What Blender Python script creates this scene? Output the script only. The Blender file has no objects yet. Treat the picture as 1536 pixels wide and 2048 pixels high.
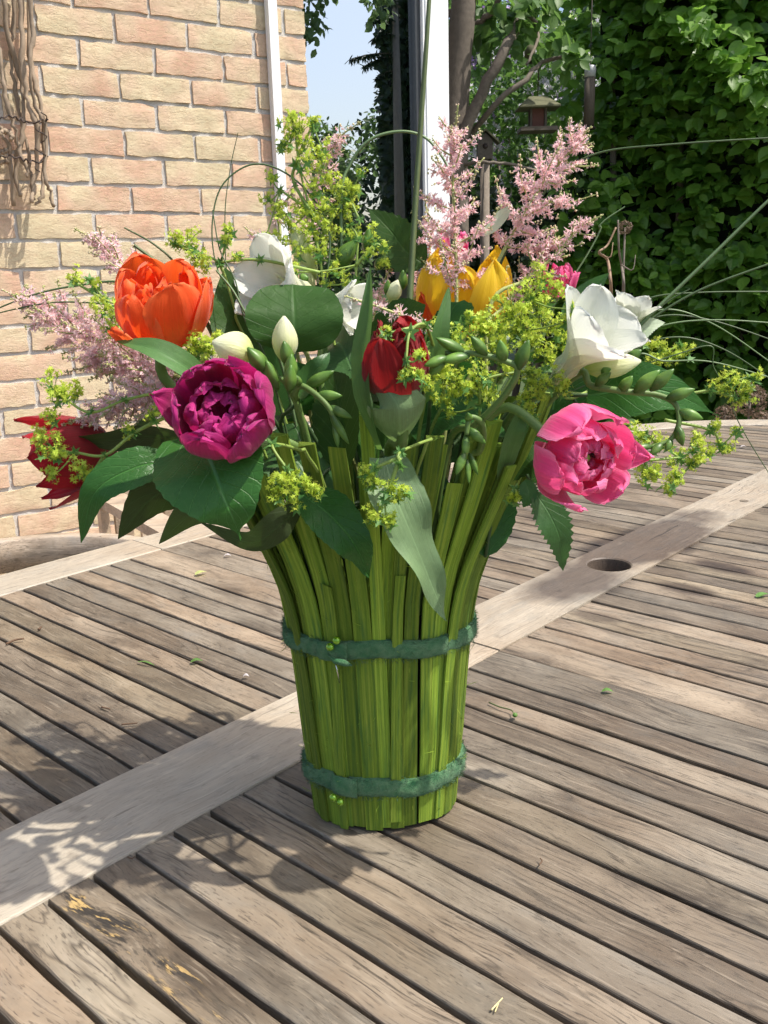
import bpy, math, random
import numpy as np
from mathutils import Vector, Matrix

random.seed(7); rng = np.random.default_rng(7)
sc = bpy.context.scene
COL = sc.collection
R_ = math.radians

# ------------------------------------------------------------------ camera
PITCH, ROLL, FPX = R_(14.7565), R_(1.6387), 1834.9
CAM = np.array([.0051, -.5659, 1.11])
_fw = np.array([0, math.cos(PITCH), -math.sin(PITCH)]); _rt = np.array([1., 0, 0]); _up = np.cross(_rt, _fw)
RT = math.cos(ROLL)*_rt - math.sin(ROLL)*_up
UP = math.sin(ROLL)*_rt + math.cos(ROLL)*_up
RM = np.stack([RT, UP, _fw])
cd = bpy.data.cameras.new('camera'); cam = bpy.data.objects.new('camera', cd); COL.objects.link(cam)
cd.sensor_fit = 'VERTICAL'; cd.sensor_height = 4.8; cd.sensor_width = 3.6
cd.lens = FPX/2048*4.8
cd.clip_start = .01; cd.clip_end = 500
cd.dof.use_dof = False; cd.dof.focus_distance = .6; cd.dof.aperture_fstop = 4.5
cam.matrix_world = Matrix(((RT[0], UP[0], -_fw[0], CAM[0]), (RT[1], UP[1], -_fw[1], CAM[1]), (RT[2], UP[2], -_fw[2], CAM[2]), (0, 0, 0, 1)))
sc.camera = cam

# ------------------------------------------------------------------ sky, sun, exposure
SUN_AZ, SUN_EL = -14., 60.       # azimuth from +x (right) towards +y (away)
sv = np.array([math.cos(R_(SUN_EL))*math.cos(R_(SUN_AZ)), math.cos(R_(SUN_EL))*math.sin(R_(SUN_AZ)), math.sin(R_(SUN_EL))])
wd = bpy.data.worlds.new('World'); sc.world = wd; wd.use_nodes = True
wn = wd.node_tree.nodes; wl = wd.node_tree.links
bg = wn['Background']; sky = wn.new('ShaderNodeTexSky'); sky.sky_type = 'NISHITA'; sky.sun_disc = False
sky.sun_elevation = R_(SUN_EL); sky.sun_rotation = R_(90 - SUN_AZ); sky.air_density = 1.0; sky.dust_density = 3.0; sky.ozone_density = .6
wl.new(sky.outputs[0], bg.inputs[0]); bg.inputs[1].default_value = .13
sl = bpy.data.lights.new('sun', 'SUN'); sun = bpy.data.objects.new('sun', sl); COL.objects.link(sun)
sl.energy = 3.6; sl.angle = R_(.6); sl.color = (1, .945, .86)
sun.rotation_euler = Vector(-sv).to_track_quat('-Z', 'Y').to_euler()
sun.location = (3, -1, 4)
sc.view_settings.view_transform = 'Standard'; sc.view_settings.look = 'None'
sc.view_settings.gamma = 1; sc.view_settings.use_curve_mapping = False
sc.view_settings.exposure = .76
try:
    sc.cycles.use_denoising = True; sc.cycles.denoising_prefilter = 'FAST'; sc.cycles.denoising_input_passes = 'RGB_ALBEDO_NORMAL'
    sc.cycles.max_bounces = 10; sc.cycles.transparent_max_bounces = 12
except Exception: pass

# ------------------------------------------------------------------ geometry helpers
def ray(u, v): return RM.T @ np.array([(u-768)/FPX, (1024-v)/FPX, 1.])
def at(u, v, y):
    d = ray(u, v); return CAM + d*((y-CAM[1])/d[1])
def atz(u, v, z):
    d = ray(u, v); return CAM + d*((z-CAM[2])/d[2])
def nrm(a):
    a = np.asarray(a, float); return a/(np.linalg.norm(a, axis=-1, keepdims=True)+1e-12)
def bez(P, n):
    """smooth curve through control points (Catmull-Rom)"""
    P = np.asarray(P, float)
    if len(P) == 2: return P[0]+(P[1]-P[0])*np.linspace(0, 1, n)[:, None]
    Q = np.vstack([2*P[0]-P[1], P, 2*P[-1]-P[-2]]); m = len(P)-1
    out = []
    for t in np.linspace(0, m, n):
        i = min(int(t), m-1); f = t-i; a, b, c, d = Q[i:i+4]
        out.append(.5*((2*b)+(c-a)*f+(2*a-5*b+4*c-d)*f*f+(3*b-a-3*c+d)*f**3))
    return np.array(out)
def frame(z, up=(0, 0, 1)):
    z = nrm(z); up = np.asarray(up, float)
    if abs(z @ nrm(up)) > .95: up = np.array([1., .2, 0])
    x = nrm(np.cross(up, z)); y = np.cross(z, x); return x, y, z

class MB:
    def __init__(s): s.v = []; s.f = []; s.uv = []; s.n = 0; s.has_uv = False
    def add(s, V, F, UV=None):
        V = np.asarray(V, float); s.v.append(V); s.f += [tuple(int(i)+s.n for i in q) for q in F]; s.n += len(V)
        if UV is not None: s.uv.append(np.asarray(UV, float)); s.has_uv = True
        else: s.uv.append(np.zeros((len(V), 2)))
        return s
    def grid(s, P, closed=False):
        n, m = P.shape[:2]; F = []
        for i in range(n-1):
            for j in range(m if closed else m-1):
                k = (j+1) % m; F.append((i*m+j, i*m+k, (i+1)*m+k, (i+1)*m+j))
        uu, vv = np.meshgrid(np.linspace(0, 1, n), np.linspace(0, 1, m), indexing='ij')
        return s.add(P.reshape(-1, 3), F, np.stack([uu, vv], -1).reshape(-1, 2))
    def tube(s, path, rad, n=8, cap=True):
        path = np.asarray(path, float); N = len(path); rad = np.broadcast_to(np.asarray(rad, float), (N,))
        T = nrm(np.gradient(path, axis=0)); x, y, _ = frame(T[0]); P = []
        for i in range(N):
            x = nrm(x - (x@T[i])*T[i]); y = np.cross(T[i], x)
            a = np.linspace(0, 2*math.pi, n, endpoint=False)[:, None]
            P.append(path[i]+rad[i]*(np.cos(a)*x+np.sin(a)*y))
        o = s.n; s.grid(np.array(P), True)
        if cap: s.f.append(tuple(range(o+n-1, o-1, -1))); s.f.append(tuple(o+(N-1)*n+j for j in range(n)))
        return s
    def box(s, lo, hi):
        x0, y0, z0 = lo; x1, y1, z1 = hi
        V = [(x0,y0,z0),(x1,y0,z0),(x1,y1,z0),(x0,y1,z0),(x0,y0,z1),(x1,y0,z1),(x1,y1,z1),(x0,y1,z1)]
        return s.add(V, [(3,2,1,0),(4,5,6,7),(0,1,5,4),(1,2,6,5),(2,3,7,6),(3,0,4,7)])
    def ball(s, c, r, n=8, m=6, M=None):
        th = np.linspace(0.02, math.pi-.02, m); ph = np.linspace(0, 2*math.pi, n, endpoint=False)
        P = np.stack([np.sin(th)[:, None]*np.cos(ph), np.sin(th)[:, None]*np.sin(ph), np.cos(th)[:, None]*np.ones(n)], -1)*np.asarray(r)
        if M is not None: P = P @ np.asarray(M)
        return s.grid(P+np.asarray(c), True)
    def mesh(s, name, off=None, smooth=True):
        me = bpy.data.meshes.new(name); V = np.vstack(s.v)
        if off is not None: V = V-np.asarray(off)
        me.from_pydata(V.tolist(), [], s.f)
        if s.has_uv:
            UV = np.vstack(s.uv); l = me.uv_layers.new(name='UVMap'); idx = np.zeros(len(me.loops), np.int32)
            me.loops.foreach_get('vertex_index', idx); l.data.foreach_set('uv', UV[idx].astype(np.float32).ravel())
        if smooth: me.polygons.foreach_set('use_smooth', [True]*len(me.polygons))
        me.update(); return me
    def build(s, name, mat, parent=None, smooth=True):
        off = wloc(parent) if parent is not None else None
        o = bpy.data.objects.new(name, s.mesh(name, off, smooth)); COL.objects.link(o)
        if mat: o.data.materials.append(mat)
        if parent is not None: o.parent = parent
        return o
def wloc(o):
    p = np.zeros(3)
    while o is not None: p = p+np.array(o.location); o = o.parent
    return p
def tag(o, label=None, cat=None, group=None, kind=None):
    if label: o['label'] = label
    if cat: o['category'] = cat
    if group: o['group'] = group
    if kind: o['kind'] = kind
    return o
def empty(name, loc, label, cat, group=None):
    o = bpy.data.objects.new(name, None); COL.objects.link(o); o.location = tuple(float(c) for c in loc); o.empty_display_size = .02
    return tag(o, label, cat, group)
def inst(name, me, parent, M):
    o = bpy.data.objects.new(name, me); COL.objects.link(o); o.parent = parent; o.matrix_local = M; return o

# ------------------------------------------------------------------ materials
class NT:
    def __init__(s, name):
        s.m = bpy.data.materials.new(name); s.m.use_nodes = True; s.t = s.m.node_tree; s.b = s.t.nodes['Principled BSDF']; s.out = s.t.nodes['Material Output']
    def n(s, typ, ins=None, **kw):
        nd = s.t.nodes.new('ShaderNode'+typ)
        for k, v in kw.items(): setattr(nd, k, v)
        for k, v in (ins or {}).items(): s.set(nd, k, v)
        return nd
    def set(s, nd, k, v):
        if isinstance(v, bpy.types.Node): v = v.outputs[0]
        if isinstance(v, bpy.types.NodeSocket): s.t.links.new(v, nd.inputs[k])
        else: nd.inputs[k].default_value = v
    def math(s, op, a, b=None, c=None, clamp=False):
        nd = s.n('Math', operation=op, use_clamp=clamp); s.set(nd, 0, a)
        if b is not None: s.set(nd, 1, b)
        if c is not None: s.set(nd, 2, c)
        return nd.outputs[0]
    def mix(s, f, a, b, mode='MIX'):
        nd = s.n('MixRGB', blend_type=mode); s.set(nd, 0, f)
        s.set(nd, 1, c4(a)); s.set(nd, 2, c4(b)); return nd.outputs[0]
    def ramp(s, f, stops, interp='LINEAR'):
        nd = s.n('ValToRGB'); cr = nd.color_ramp; cr.interpolation = interp; s.set(nd, 0, f)
        while len(cr.elements) < len(stops): cr.elements.new(.5)
        for e, (p, c) in zip(cr.elements, stops): e.position = p; e.color = c4(c)
        return nd.outputs[0]
    def noise(s, vec, scale, detail=4, rough=.55, dist=0):
        nd = s.n('TexNoise', {'Scale': scale, 'Detail': detail, 'Roughness': rough, 'Distortion': dist})
        if vec is not None: s.set(nd, 'Vector', vec)
        return nd.outputs[0]
    def vmath(s, op, a, b):
        nd = s.n('VectorMath', operation=op); s.set(nd, 0, a); s.set(nd, 1, b); return nd.outputs[0]
    def bump(s, h, strength, dist=.001, normal=None):
        nd = s.n('Bump', {'Height': h, 'Strength': strength, 'Distance': dist})
        if normal is not None: s.set(nd, 'Normal', normal)
        return nd.outputs[0]
    def P(s, **kw):
        for k, v in kw.items():
            s.set(s.b, {'col': 'Base Color', 'rough': 'Roughness', 'normal': 'Normal', 'spec': 'Specular IOR Level', 'coat': 'Coat Weight', 'sheen': 'Sheen Weight', 'metal': 'Metallic'}[k], c4(v) if k == 'col' else v)
        return s
    def translucent(s, col, f):
        tr = s.n('BsdfTranslucent', {'Color': c4(col)}); mx = s.n('MixShader', {0: f})
        s.t.links.new(s.b.outputs[0], mx.inputs[1]); s.t.links.new(tr.outputs[0], mx.inputs[2]); s.t.links.new(mx.outputs[0], s.out.inputs[0]); return s
def c4(c):
    if isinstance(c, (tuple, list)) and len(c) == 3: return (*c, 1.)
    return c

def mat_plain(name, col, rough=.6, var=.25, scale=40, bump=.2, spec=.4):
    t = NT(name); tc = t.n('TexCoord'); ob = t.n('ObjectInfo')
    nz = t.noise(tc.outputs['Object'], scale, 5)
    v = t.math('MULTIPLY_ADD', nz, var*2, 1-var); v = t.math('MULTIPLY', v, t.math('MULTIPLY_ADD', ob.outputs['Random'], var, 1-var/2))
    t.P(col=t.mix(1., col, t.n('CombineColor', {0: v, 1: v, 2: v}).outputs[0], 'MULTIPLY'), rough=rough, spec=spec)
    t.P(normal=t.bump(nz, bump, .002)); return t.m

# weathered teak, coordinates in the table's own frame (s along slats, t along rails)
def mat_wood(name, TAB, base, pale, dark, along='X', seed=0, rail=False, dark_patches=True, rot=False):
    t = NT(name); tc = t.n('TexCoord', object=TAB) if TAB else t.n('TexCoord'); ob = t.n('ObjectInfo')
    co = tc.outputs['Object']
    off = t.n('CombineXYZ', {0: t.math('MULTIPLY', ob.outputs['Random'], 37.), 1: t.math('MULTIPLY', ob.outputs['Random'], 91.), 2: float(seed)}).outputs[0]
    q = t.vmath('ADD', co, off)
    wob = t.n('TexNoise', {'Vector': q, 'Scale': 7., 'Detail': 2.}).outputs['Color']
    q = t.vmath('ADD', q, t.vmath('MULTIPLY', t.vmath('SUBTRACT', wob, (.5, .5, .5)), (.03, .03, .03)))
    sc1 = (7., 150., 150.) if along == 'X' else (150., 7., 150.)
    sc2 = (13., 560., 560.) if along == 'X' else (560., 13., 560.)
    sc3 = (2.2, 26., 26.) if along == 'X' else (26., 2.2, 26.)
    grain = t.noise(t.vmath('MULTIPLY', q, sc1), 1., 5, .6)
    fine = t.noise(t.vmath('MULTIPLY', q, sc2), 1., 3, .6)
    band = t.noise(t.vmath('MULTIPLY', q, sc3), 1., 3, .5)
    qs = t.vmath('MULTIPLY', q, (.45, 1., 1.) if along == 'X' else (1., .45, 1.)); patch = t.noise(qs, 22., 5, .65); big = t.noise(q, 4.5, 3, .55); patch2 = t.noise(t.vmath('ADD', qs, (5., 9., 2.)), 40., 5, .65)
    col = t.mix(t.ramp(patch, [(.35, (0, 0, 0)), (.68, (1, 1, 1))]), base, pale)
    warm = (base[0]*1.02, base[1]*.80, base[2]*.62)
    col = t.mix(t.math('MULTIPLY', t.ramp(big, [(.45, (0, 0, 0)), (.7, (1, 1, 1))]), .4), col, warm)
    grey = (pale[0]*.62, pale[1]*.66, pale[2]*.72)
    col = t.mix(t.math('MULTIPLY', t.ramp(patch2, [(.5, (0, 0, 0)), (.72, (1, 1, 1))]), .65), col, grey)
    rv = t.math('MULTIPLY_ADD', ob.outputs['Random'], .12 if rail else .62, .92 if rail else .62)
    col = t.mix(1., col, t.n('CombineColor', {0: rv, 1: rv, 2: rv}).outputs[0], 'MULTIPLY')
    if not rail:
        tone = t.ramp(t.noise(t.vmath('MULTIPLY', t.vmath('ADD', q, (2., 7., 1.)), (8., 22., 22.)), 1., 4, .6), [(.30, (.46, .44, .43)), (.46, (.95, .94, .93)), (.62, (1.05, 1.05, 1.05)), (.75, (1.3, 1.32, 1.36))])
        col = t.mix(1., col, tone, 'MULTIPLY')
        hue = t.ramp(t.math('FRACT', t.math('MULTIPLY', ob.outputs['Random'], 7.3)), [(.0, (1.03, .985, .94)), (.3, (1., 1., 1.)), (.6, (.95, 1., 1.04)), (.85, (1.02, 1., .92)), (1., (1., .98, .97))])
        col = t.mix(1., col, hue, 'MULTIPLY')
    lines = t.ramp(grain, [(.33, (1, 1, 1)), (.45, (0, 0, 0))])
    col = t.mix(t.math('MULTIPLY', lines, .2 if rail else .3), col, dark)
    fl = t.ramp(fine, [(.36, (1, 1, 1)), (.44, (0, 0, 0))])
    fgate = t.math('MULTIPLY_ADD', t.ramp(t.noise(q, 13., 3), [(.38, (0, 0, 0)), (.62, (1, 1, 1))]), .75, .25); fl = t.math('MULTIPLY', fl, fgate)
    pore = t.ramp(t.noise(t.vmath('MULTIPLY', q, (130., 800., 800.) if along == 'X' else (800., 130., 800.)), 1., 2, .5), [(.60, (0, 0, 0)), (.68, (1, 1, 1))])
    col = t.mix(t.math('MULTIPLY', pore, .3 if rail else .5), col, dark)
    lite = t.ramp(t.noise(t.vmath('MULTIPLY', q, (20., 420., 420.) if along == 'X' else (420., 20., 420.)), 1., 3, .6), [(.56, (0, 0, 0)), (.70, (1, 1, 1))])
    col = t.mix(t.math('MULTIPLY', lite, .35), col, (min(1, pale[0]*1.35), min(1, pale[1]*1.35), min(1, pale[2]*1.35)))
    col = t.mix(t.math('MULTIPLY', fl, .35 if rail else .65), col, dark)
    crk = t.ramp(t.noise(t.vmath('MULTIPLY', q, (1.6, 210., 210.) if along == 'X' else (210., 1.6, 210.)), 1., 2, .5), [(.27, (1, 1, 1)), (.33, (0, 0, 0))])
    col = t.mix(t.math('MULTIPLY', crk, .7), col, (dark[0]*.5, dark[1]*.5, dark[2]*.5))
    # growth rings: dark thin contours of the band noise
    ring = t.math('ABSOLUTE', t.math('SUBTRACT', t.math('FRACT', t.math('MULTIPLY', band, 9.)), .5))
    rl = t.ramp(ring, [(.0, (1, 1, 1)), (.07, (0, 0, 0))])
    rl = t.math('MULTIPLY', rl, t.ramp(t.noise(q, 5., 2), [(.45, (0, 0, 0)), (.6, (1, 1, 1))]))
    col = t.mix(t.math('MULTIPLY', rl, .6), col, dark)
    # small knots of darker weathering
    spot = t.ramp(t.noise(q, 38., 3), [(.66, (0, 0, 0)), (.74, (1, 1, 1))])
    col = t.mix(t.math('MULTIPLY', spot, .35), col, dark)
    if dark_patches and TAB:
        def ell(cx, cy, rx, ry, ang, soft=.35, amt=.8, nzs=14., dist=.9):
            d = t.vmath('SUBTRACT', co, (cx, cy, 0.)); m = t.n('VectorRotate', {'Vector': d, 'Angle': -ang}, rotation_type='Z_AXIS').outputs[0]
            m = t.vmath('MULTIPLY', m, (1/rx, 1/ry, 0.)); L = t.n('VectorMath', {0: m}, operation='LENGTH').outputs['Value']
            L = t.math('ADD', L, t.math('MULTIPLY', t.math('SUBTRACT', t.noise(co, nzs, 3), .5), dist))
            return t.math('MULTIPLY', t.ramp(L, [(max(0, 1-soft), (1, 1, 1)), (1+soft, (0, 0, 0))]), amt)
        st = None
        for e in DARK_PATCHES:
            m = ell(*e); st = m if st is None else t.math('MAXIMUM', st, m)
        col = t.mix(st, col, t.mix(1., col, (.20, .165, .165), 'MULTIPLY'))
        if rot:
            mk = ell(*rot, .5, 1., 30., 1.2)
            streak = t.noise(t.vmath('MULTIPLY', q, (50., 330., 330.)), 1., 4, .65)
            rc = t.mix(t.ramp(streak, [(.53, (0, 0, 0)), (.64, (1, 1, 1))], 'EASE'), (.03, .025, .02), (.46, .31, .12))
            gate = t.ramp(t.noise(t.vmath('MULTIPLY', q, (18., 120., 120.)), 1., 5, .65), [(.44, (0, 0, 0)), (.52, (1, 1, 1))])
            col = t.mix(t.math('MULTIPLY', mk, gate), col, rc)
    h = t.math('ADD', t.math('MULTIPLY', fine, .6), t.math('SUBTRACT', grain, t.math('MULTIPLY', rl, .5)))
    t.P(col=col, rough=.55 if rail else .55, spec=.5, normal=t.bump(h, .55, .0012)); return t.m

def mat_leaf(name, top, under, vein=.5, rough=.42, trans=.3, veins=9., spec=.5, tcol=None, par=False):
    t = NT(name); uv = t.n('UVMap'); tc = t.n('TexCoord'); ob = t.n('ObjectInfo'); geo = t.n('NewGeometry')
    sx = t.n('SeparateXYZ', {0: uv.outputs[0]}); u = sx.outputs[0]; v = t.math('ABSOLUTE', t.math('SUBTRACT', sx.outputs[1], .5))
    nz = t.noise(tc.outputs['Object'], 60., 4)
    mid = t.ramp(v, [(.0, (1, 1, 1)), (.03, (0, 0, 0))])
    if par: lat = t.ramp(t.noise(t.n('CombineXYZ', {0: t.math('MULTIPLY', u, 1.5), 1: t.math('MULTIPLY', sx.outputs[1], 60.)}).outputs[0], 1., 2), [(.5, (0, 0, 0)), (.65, (1, 1, 1))])
    else:
        ph = t.math('SUBTRACT', t.math('MULTIPLY', u, veins), t.math('MULTIPLY', t.math('POWER', v, .8), veins*.55))
        lat = t.ramp(t.math('ABSOLUTE', t.math('SUBTRACT', t.math('FRACT', t.math('ADD', ph, t.math('MULTIPLY', nz, .3))), .5)), [(.0, (1, 1, 1)), (.045, (0, 0, 0))])
        net = t.ramp(t.n('TexVoronoi', {'Vector': tc.outputs['Object'], 'Scale': 220.}, feature='DISTANCE_TO_EDGE').outputs[0], [(.0, (1, 1, 1)), (.08, (0, 0, 0))])
        lat = t.math('MAXIMUM', t.math('MULTIPLY', lat, .9), t.math('MULTIPLY', net, .14))
    vm = t.math('MULTIPLY', t.math('MAXIMUM', mid, lat), vein)
    c = t.mix(geo.outputs['Backfacing'], top, under)
    b = t.math('MULTIPLY_ADD', ob.outputs['Random'], .4, .8); b = t.math('MULTIPLY', b, t.math('MULTIPLY_ADD', nz, .6, .7))
    c = t.mix(1., c, t.n('CombineColor', {0: b, 1: b, 2: b}).outputs[0], 'MULTIPLY')
    pale = tuple(min(1, x*2.4+.03) for x in top)
    pt = t.ramp(t.noise(tc.outputs['Object'], 24., 3), [(.4, (0, 0, 0)), (.7, (1, 1, 1))]); c = t.mix(t.math('MULTIPLY', pt, .35), c, tuple(x*1.6 for x in top))
    c = t.mix(vm, c, pale)
    t.P(col=c, rough=rough, spec=spec, normal=t.bump(t.math('SUBTRACT', nz, vm), .6, .0015))
    return t.translucent(tcol or tuple(min(1, a*2.2) for a in top), trans).m

def mat_petal(name, base, mid, tip, trans=.35, rough=.5, streak=.25, tcol=None, edge=None):
    t = NT(name); uv = t.n('UVMap'); ob = t.n('ObjectInfo'); sx = t.n('SeparateXYZ', {0: uv.outputs[0]})
    u = sx.outputs[0]; v = sx.outputs[1]
    n1 = t.noise(t.n('CombineXYZ', {0: t.math('MULTIPLY', u, 2.5), 1: t.math('MULTIPLY', v, 44.), 2: t.math('MULTIPLY', ob.outputs['Random'], 50.)}).outputs[0], 1., 4)
    uu = t.math('ADD', u, t.math('MULTIPLY', t.math('SUBTRACT', n1, .5), .45))
    c = t.ramp(uu, [(.05, base), (.5, mid), (.95, tip)])
    k = t.math('MULTIPLY_ADD', n1, streak*2, 1-streak); k = t.math('MULTIPLY', k, t.math('MULTIPLY_ADD', ob.outputs['Random'], .25, .88))
    c = t.mix(1., c, t.n('CombineColor', {0: k, 1: k, 2: k}).outputs[0], 'MULTIPLY')
    if edge:
        e = t.math('ABSOLUTE', t.math('SUBTRACT', v, .5)); c = t.mix(t.math('MULTIPLY', t.ramp(t.math('ADD', e, t.math('MULTIPLY', t.math('SUBTRACT', n1, .5), .15)), [(.3, (0, 0, 0)), (.5, (1, 1, 1))]), .8), c, edge)
    t.P(col=c, rough=rough+.08, spec=.22, sheen=.2, normal=t.bump(n1, .5, .0010))
    tr = t.n('BsdfTranslucent'); t.set(tr, 0, t.mix(.5, c, tcol or mid)); mx = t.n('MixShader', {0: min(.5, trans*1.4)})
    t.t.links.new(t.b.outputs[0], mx.inputs[1]); t.t.links.new(tr.outputs[0], mx.inputs[2]); t.t.links.new(mx.outputs[0], t.out.inputs[0])
    return t.m

def mat_cloud(name, a, b, trans=.3, rough=.5, spec=.4, scale=6.):
    """foliage of many small leaves: colour varies from leaf to leaf through a per-face attribute"""
    t = NT(name); at_ = t.n('Attribute', attribute_name='leafrand'); ob = t.n('ObjectInfo')
    r = t.math('ADD', at_.outputs['Fac'], t.math('MULTIPLY', ob.outputs['Random'], .999))
    r = t.math('FRACT', r); c = t.mix(r, a, b)
    t.P(col=c, rough=rough, spec=spec)
    tr = t.n('BsdfTranslucent'); t.set(tr, 0, t.mix(.6, c, tuple(min(1, x*2.0) for x in b))); mx = t.n('MixShader', {0: trans})
    t.t.links.new(t.b.outputs[0], mx.inputs[1]); t.t.links.new(tr.outputs[0], mx.inputs[2]); t.t.links.new(mx.outputs[0], t.out.inputs[0]); return t.m

# many-leaf meshes ------------------------------------------------------
LEAF_V = np.array([(0,0,0),(0,.35,-.05),(0,.7,-.04),(0,1,-.12),(-.30,.32,.05),(-.25,.68,.02),(.30,.32,.05),(.25,.68,.02)])
LEAF_F = [(0,1,4),(1,2,5,4),(2,3,5),(0,6,1),(1,6,7,2),(2,7,3)]
SERR_V = np.array([(0,0,0),(0,.25,-.03),(0,.5,-.05),(0,.75,-.06),(0,1.02,-.13),(-.24,.18,.05),(-.34,.36,.06),(-.33,.56,.04),(-.2,.8,.0),(.24,.18,.05),(.34,.36,.06),(.33,.56,.04),(.2,.8,0.)])
SERR_F = [(0,1,5),(1,2,6,5),(2,3,7,6),(3,8,7),(3,4,8),(0,9,1),(1,9,10,2),(2,10,11,3),(3,11,12),(3,12,4)]
STAR_V = np.array([(0,0,.12)]+[(math.cos(i*math.pi/5)*(1 if i % 2 == 0 else .38), math.sin(i*math.pi/5)*(1 if i % 2 == 0 else .38), .25 if i % 2 == 0 else .1) for i in range(10)])
STAR_F = [(0, 1+i, 1+(i+1) % 10) for i in range(10)]
BLADE_V = np.array([(-.5,0,0),(.5,0,0),(.35,.7,.0),(0,1,.08),(-.35,.7,.0)]); BLADE_F = [(0,1,2,3,4)]
OCTA_V = np.array([(1,0,0),(-1,0,0),(0,1,0),(0,-1,0),(0,0,1.25),(0,0,-1.25)]); OCTA_F = [(0,2,4),(2,1,4),(1,3,4),(3,0,4),(2,0,5),(1,2,5),(3,1,5),(0,3,5)]
def cloud(name, V0, F0, pos, ydir, zdir, size, mat, parent=None, kind='stuff', smooth=False, width=None, rnd=None):
    pos = np.asarray(pos, float); N = len(pos); y = nrm(ydir); x = nrm(np.cross(y, zdir)); z = np.cross(x, y)
    s = np.broadcast_to(np.asarray(size, float), (N,)); w = s if width is None else np.broadcast_to(np.asarray(width, float), (N,))
    V = pos[:, None]+(V0[None, :, 0:1]*x[:, None]*w[:, None, None]+V0[None, :, 1:2]*y[:, None]*s[:, None, None]+V0[None, :, 2:3]*z[:, None]*s[:, None, None])
    if parent is not None: V = V-wloc(parent)
    k = len(V0); me = bpy.data.meshes.new(name)
    nl = sum(len(f) for f in F0); me.vertices.add(N*k); me.loops.add(N*nl); me.polygons.add(N*len(F0))
    me.vertices.foreach_set('co', V.astype(np.float32).ravel())
    li = np.concatenate([np.array(f) for f in F0]); me.loops.foreach_set('vertex_index', (np.arange(N)[:, None]*k+li).astype(np.int32).ravel())
    st = np.cumsum([0]+[len(f) for f in F0[:-1]]); me.polygons.foreach_set('loop_start', (np.arange(N)[:, None]*nl+st).astype(np.int32).ravel())
    if smooth: me.polygons.foreach_set('use_smooth', [True]*(N*len(F0)))
    me.update(calc_edges=True)
    at_ = me.attributes.new('leafrand', 'FLOAT', 'FACE'); at_.data.foreach_set('value', np.repeat(rng.random(N)*.999 if rnd is None else rnd, len(F0)).astype(np.float32))
    o = bpy.data.objects.new(name, me); COL.objects.link(o); me.materials.append(mat)
    if parent is not None: o.parent = parent
    if kind: o['kind'] = kind
    return o
def rdir(n): return nrm(rng.normal(size=(n, 3)))

# ================================================================== THE SETTING
H = .36; ANG = R_(-42.148); ca, sa = math.cos(ANG), math.sin(ANG); ZT = .75
SC_, TC_ = -1.4415, 2.745                      # table centre in slat/rail units
TC = np.array([CAM[0]+(SC_*ca-TC_*sa)*H, CAM[1]+(SC_*sa+TC_*ca)*H, 0.])
def to_local(P): d = np.asarray(P)[:2]-TC[:2]; return np.array([d[0]*ca+d[1]*sa, -d[0]*sa+d[1]*ca])
def tpx(u, v): return to_local(atz(u, v, ZT))
lawn = MB().grid(np.stack(np.meshgrid(np.linspace(-60, 60, 30), np.linspace(-60, 60, 30), indexing='ij')+[np.zeros((30, 30))], -1)).build('lawn', None)
tag(lawn, kind='structure')
t = NT('grass_ground'); tc = t.n('TexCoord'); nz = t.noise(tc.outputs['Object'], 30., 6)
t.P(col=t.mix(nz, (.03, .05, .015), (.07, .11, .03)), rough=.9, normal=t.bump(nz, 1., .03)); lawn.data.materials.append(t.m)

# terrace of clinker pavers round the table (individual near the chairs)
M_joint = mat_plain('paver_joint', (.22, .19, .16), .9)
M_paver = mat_plain('paver_brick', (.47, .30, .21), .85, .3, 30, .5)
ter = MB().box((-2.6, -2.2, .001), (2.2, 2.9, .03)).build('terrace', M_joint); tag(ter, kind='structure')
pm = MB().box((-.099, -.049, 0), (.099, .049, .016)).mesh('paver', smooth=False); pm.materials.append(M_paver)
for i in range(14):
    for j in range(16):
        x, y = -1.95+i*.104*1.0, .35+j*.104
        # basket rows running away from the wall
        if j % 2 == 0 and i % 2 == 0:
            inst('paver', pm, ter, Matrix.Translation((x, y, .022+.002*random.random())) @ Matrix.Rotation(.01*random.random(), 4, 'Z'))
            inst('paver', pm, ter, Matrix.Translation((x, y+.104, .022+.002*random.random())))

# ------------------------------------------------------------------ garden table
TAB = empty('garden_table', TC, 'oval weathered teak extension table with slatted top and umbrella hole', 'table')
TAB.rotation_euler = (0, 0, ANG)
def dark_patch_px(uc, vc, ue, ve, ratio, soft=.35, amt=.8):
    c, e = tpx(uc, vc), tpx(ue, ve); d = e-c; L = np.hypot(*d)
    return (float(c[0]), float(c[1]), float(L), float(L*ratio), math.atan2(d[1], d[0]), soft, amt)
DARK_PATCHES = [dark_patch_px(1290, 1085, 1430, 1020, .30, .3, .85), dark_patch_px(1150, 1165, 1230, 1125, .6, .5, .85),  # noise-edged dark ellipses multiplied into the slat and rail colour
          dark_patch_px(1450, 1135, 1545, 1155, .5, .5, .85), dark_patch_px(1380, 1180, 1450, 1197, .5, .5, .75), dark_patch_px(1190, 1232, 1250, 1247, .5, .5, .7), dark_patch_px(1100, 1040, 1180, 1050, .6, .6, .6), dark_patch_px(1010, 1070, 1060, 1080, .6, .6, .6),
          dark_patch_px(700, 1665, 716, 1672, .6, .2, .6)]
_r = tpx(235, 1868); _r2 = tpx(330, 1948); _d = _r2-_r
ROT = (float(_r[0]), float(_r[1]), .115, .013, math.atan2(_d[1], _d[0]))
W_BASE, W_PALE, W_DARK = (.160, .126, .090), (.275, .228, .170), (.034, .026, .018)
M_slat = mat_wood('teak_slat', TAB, W_BASE, W_PALE, W_DARK)
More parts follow.
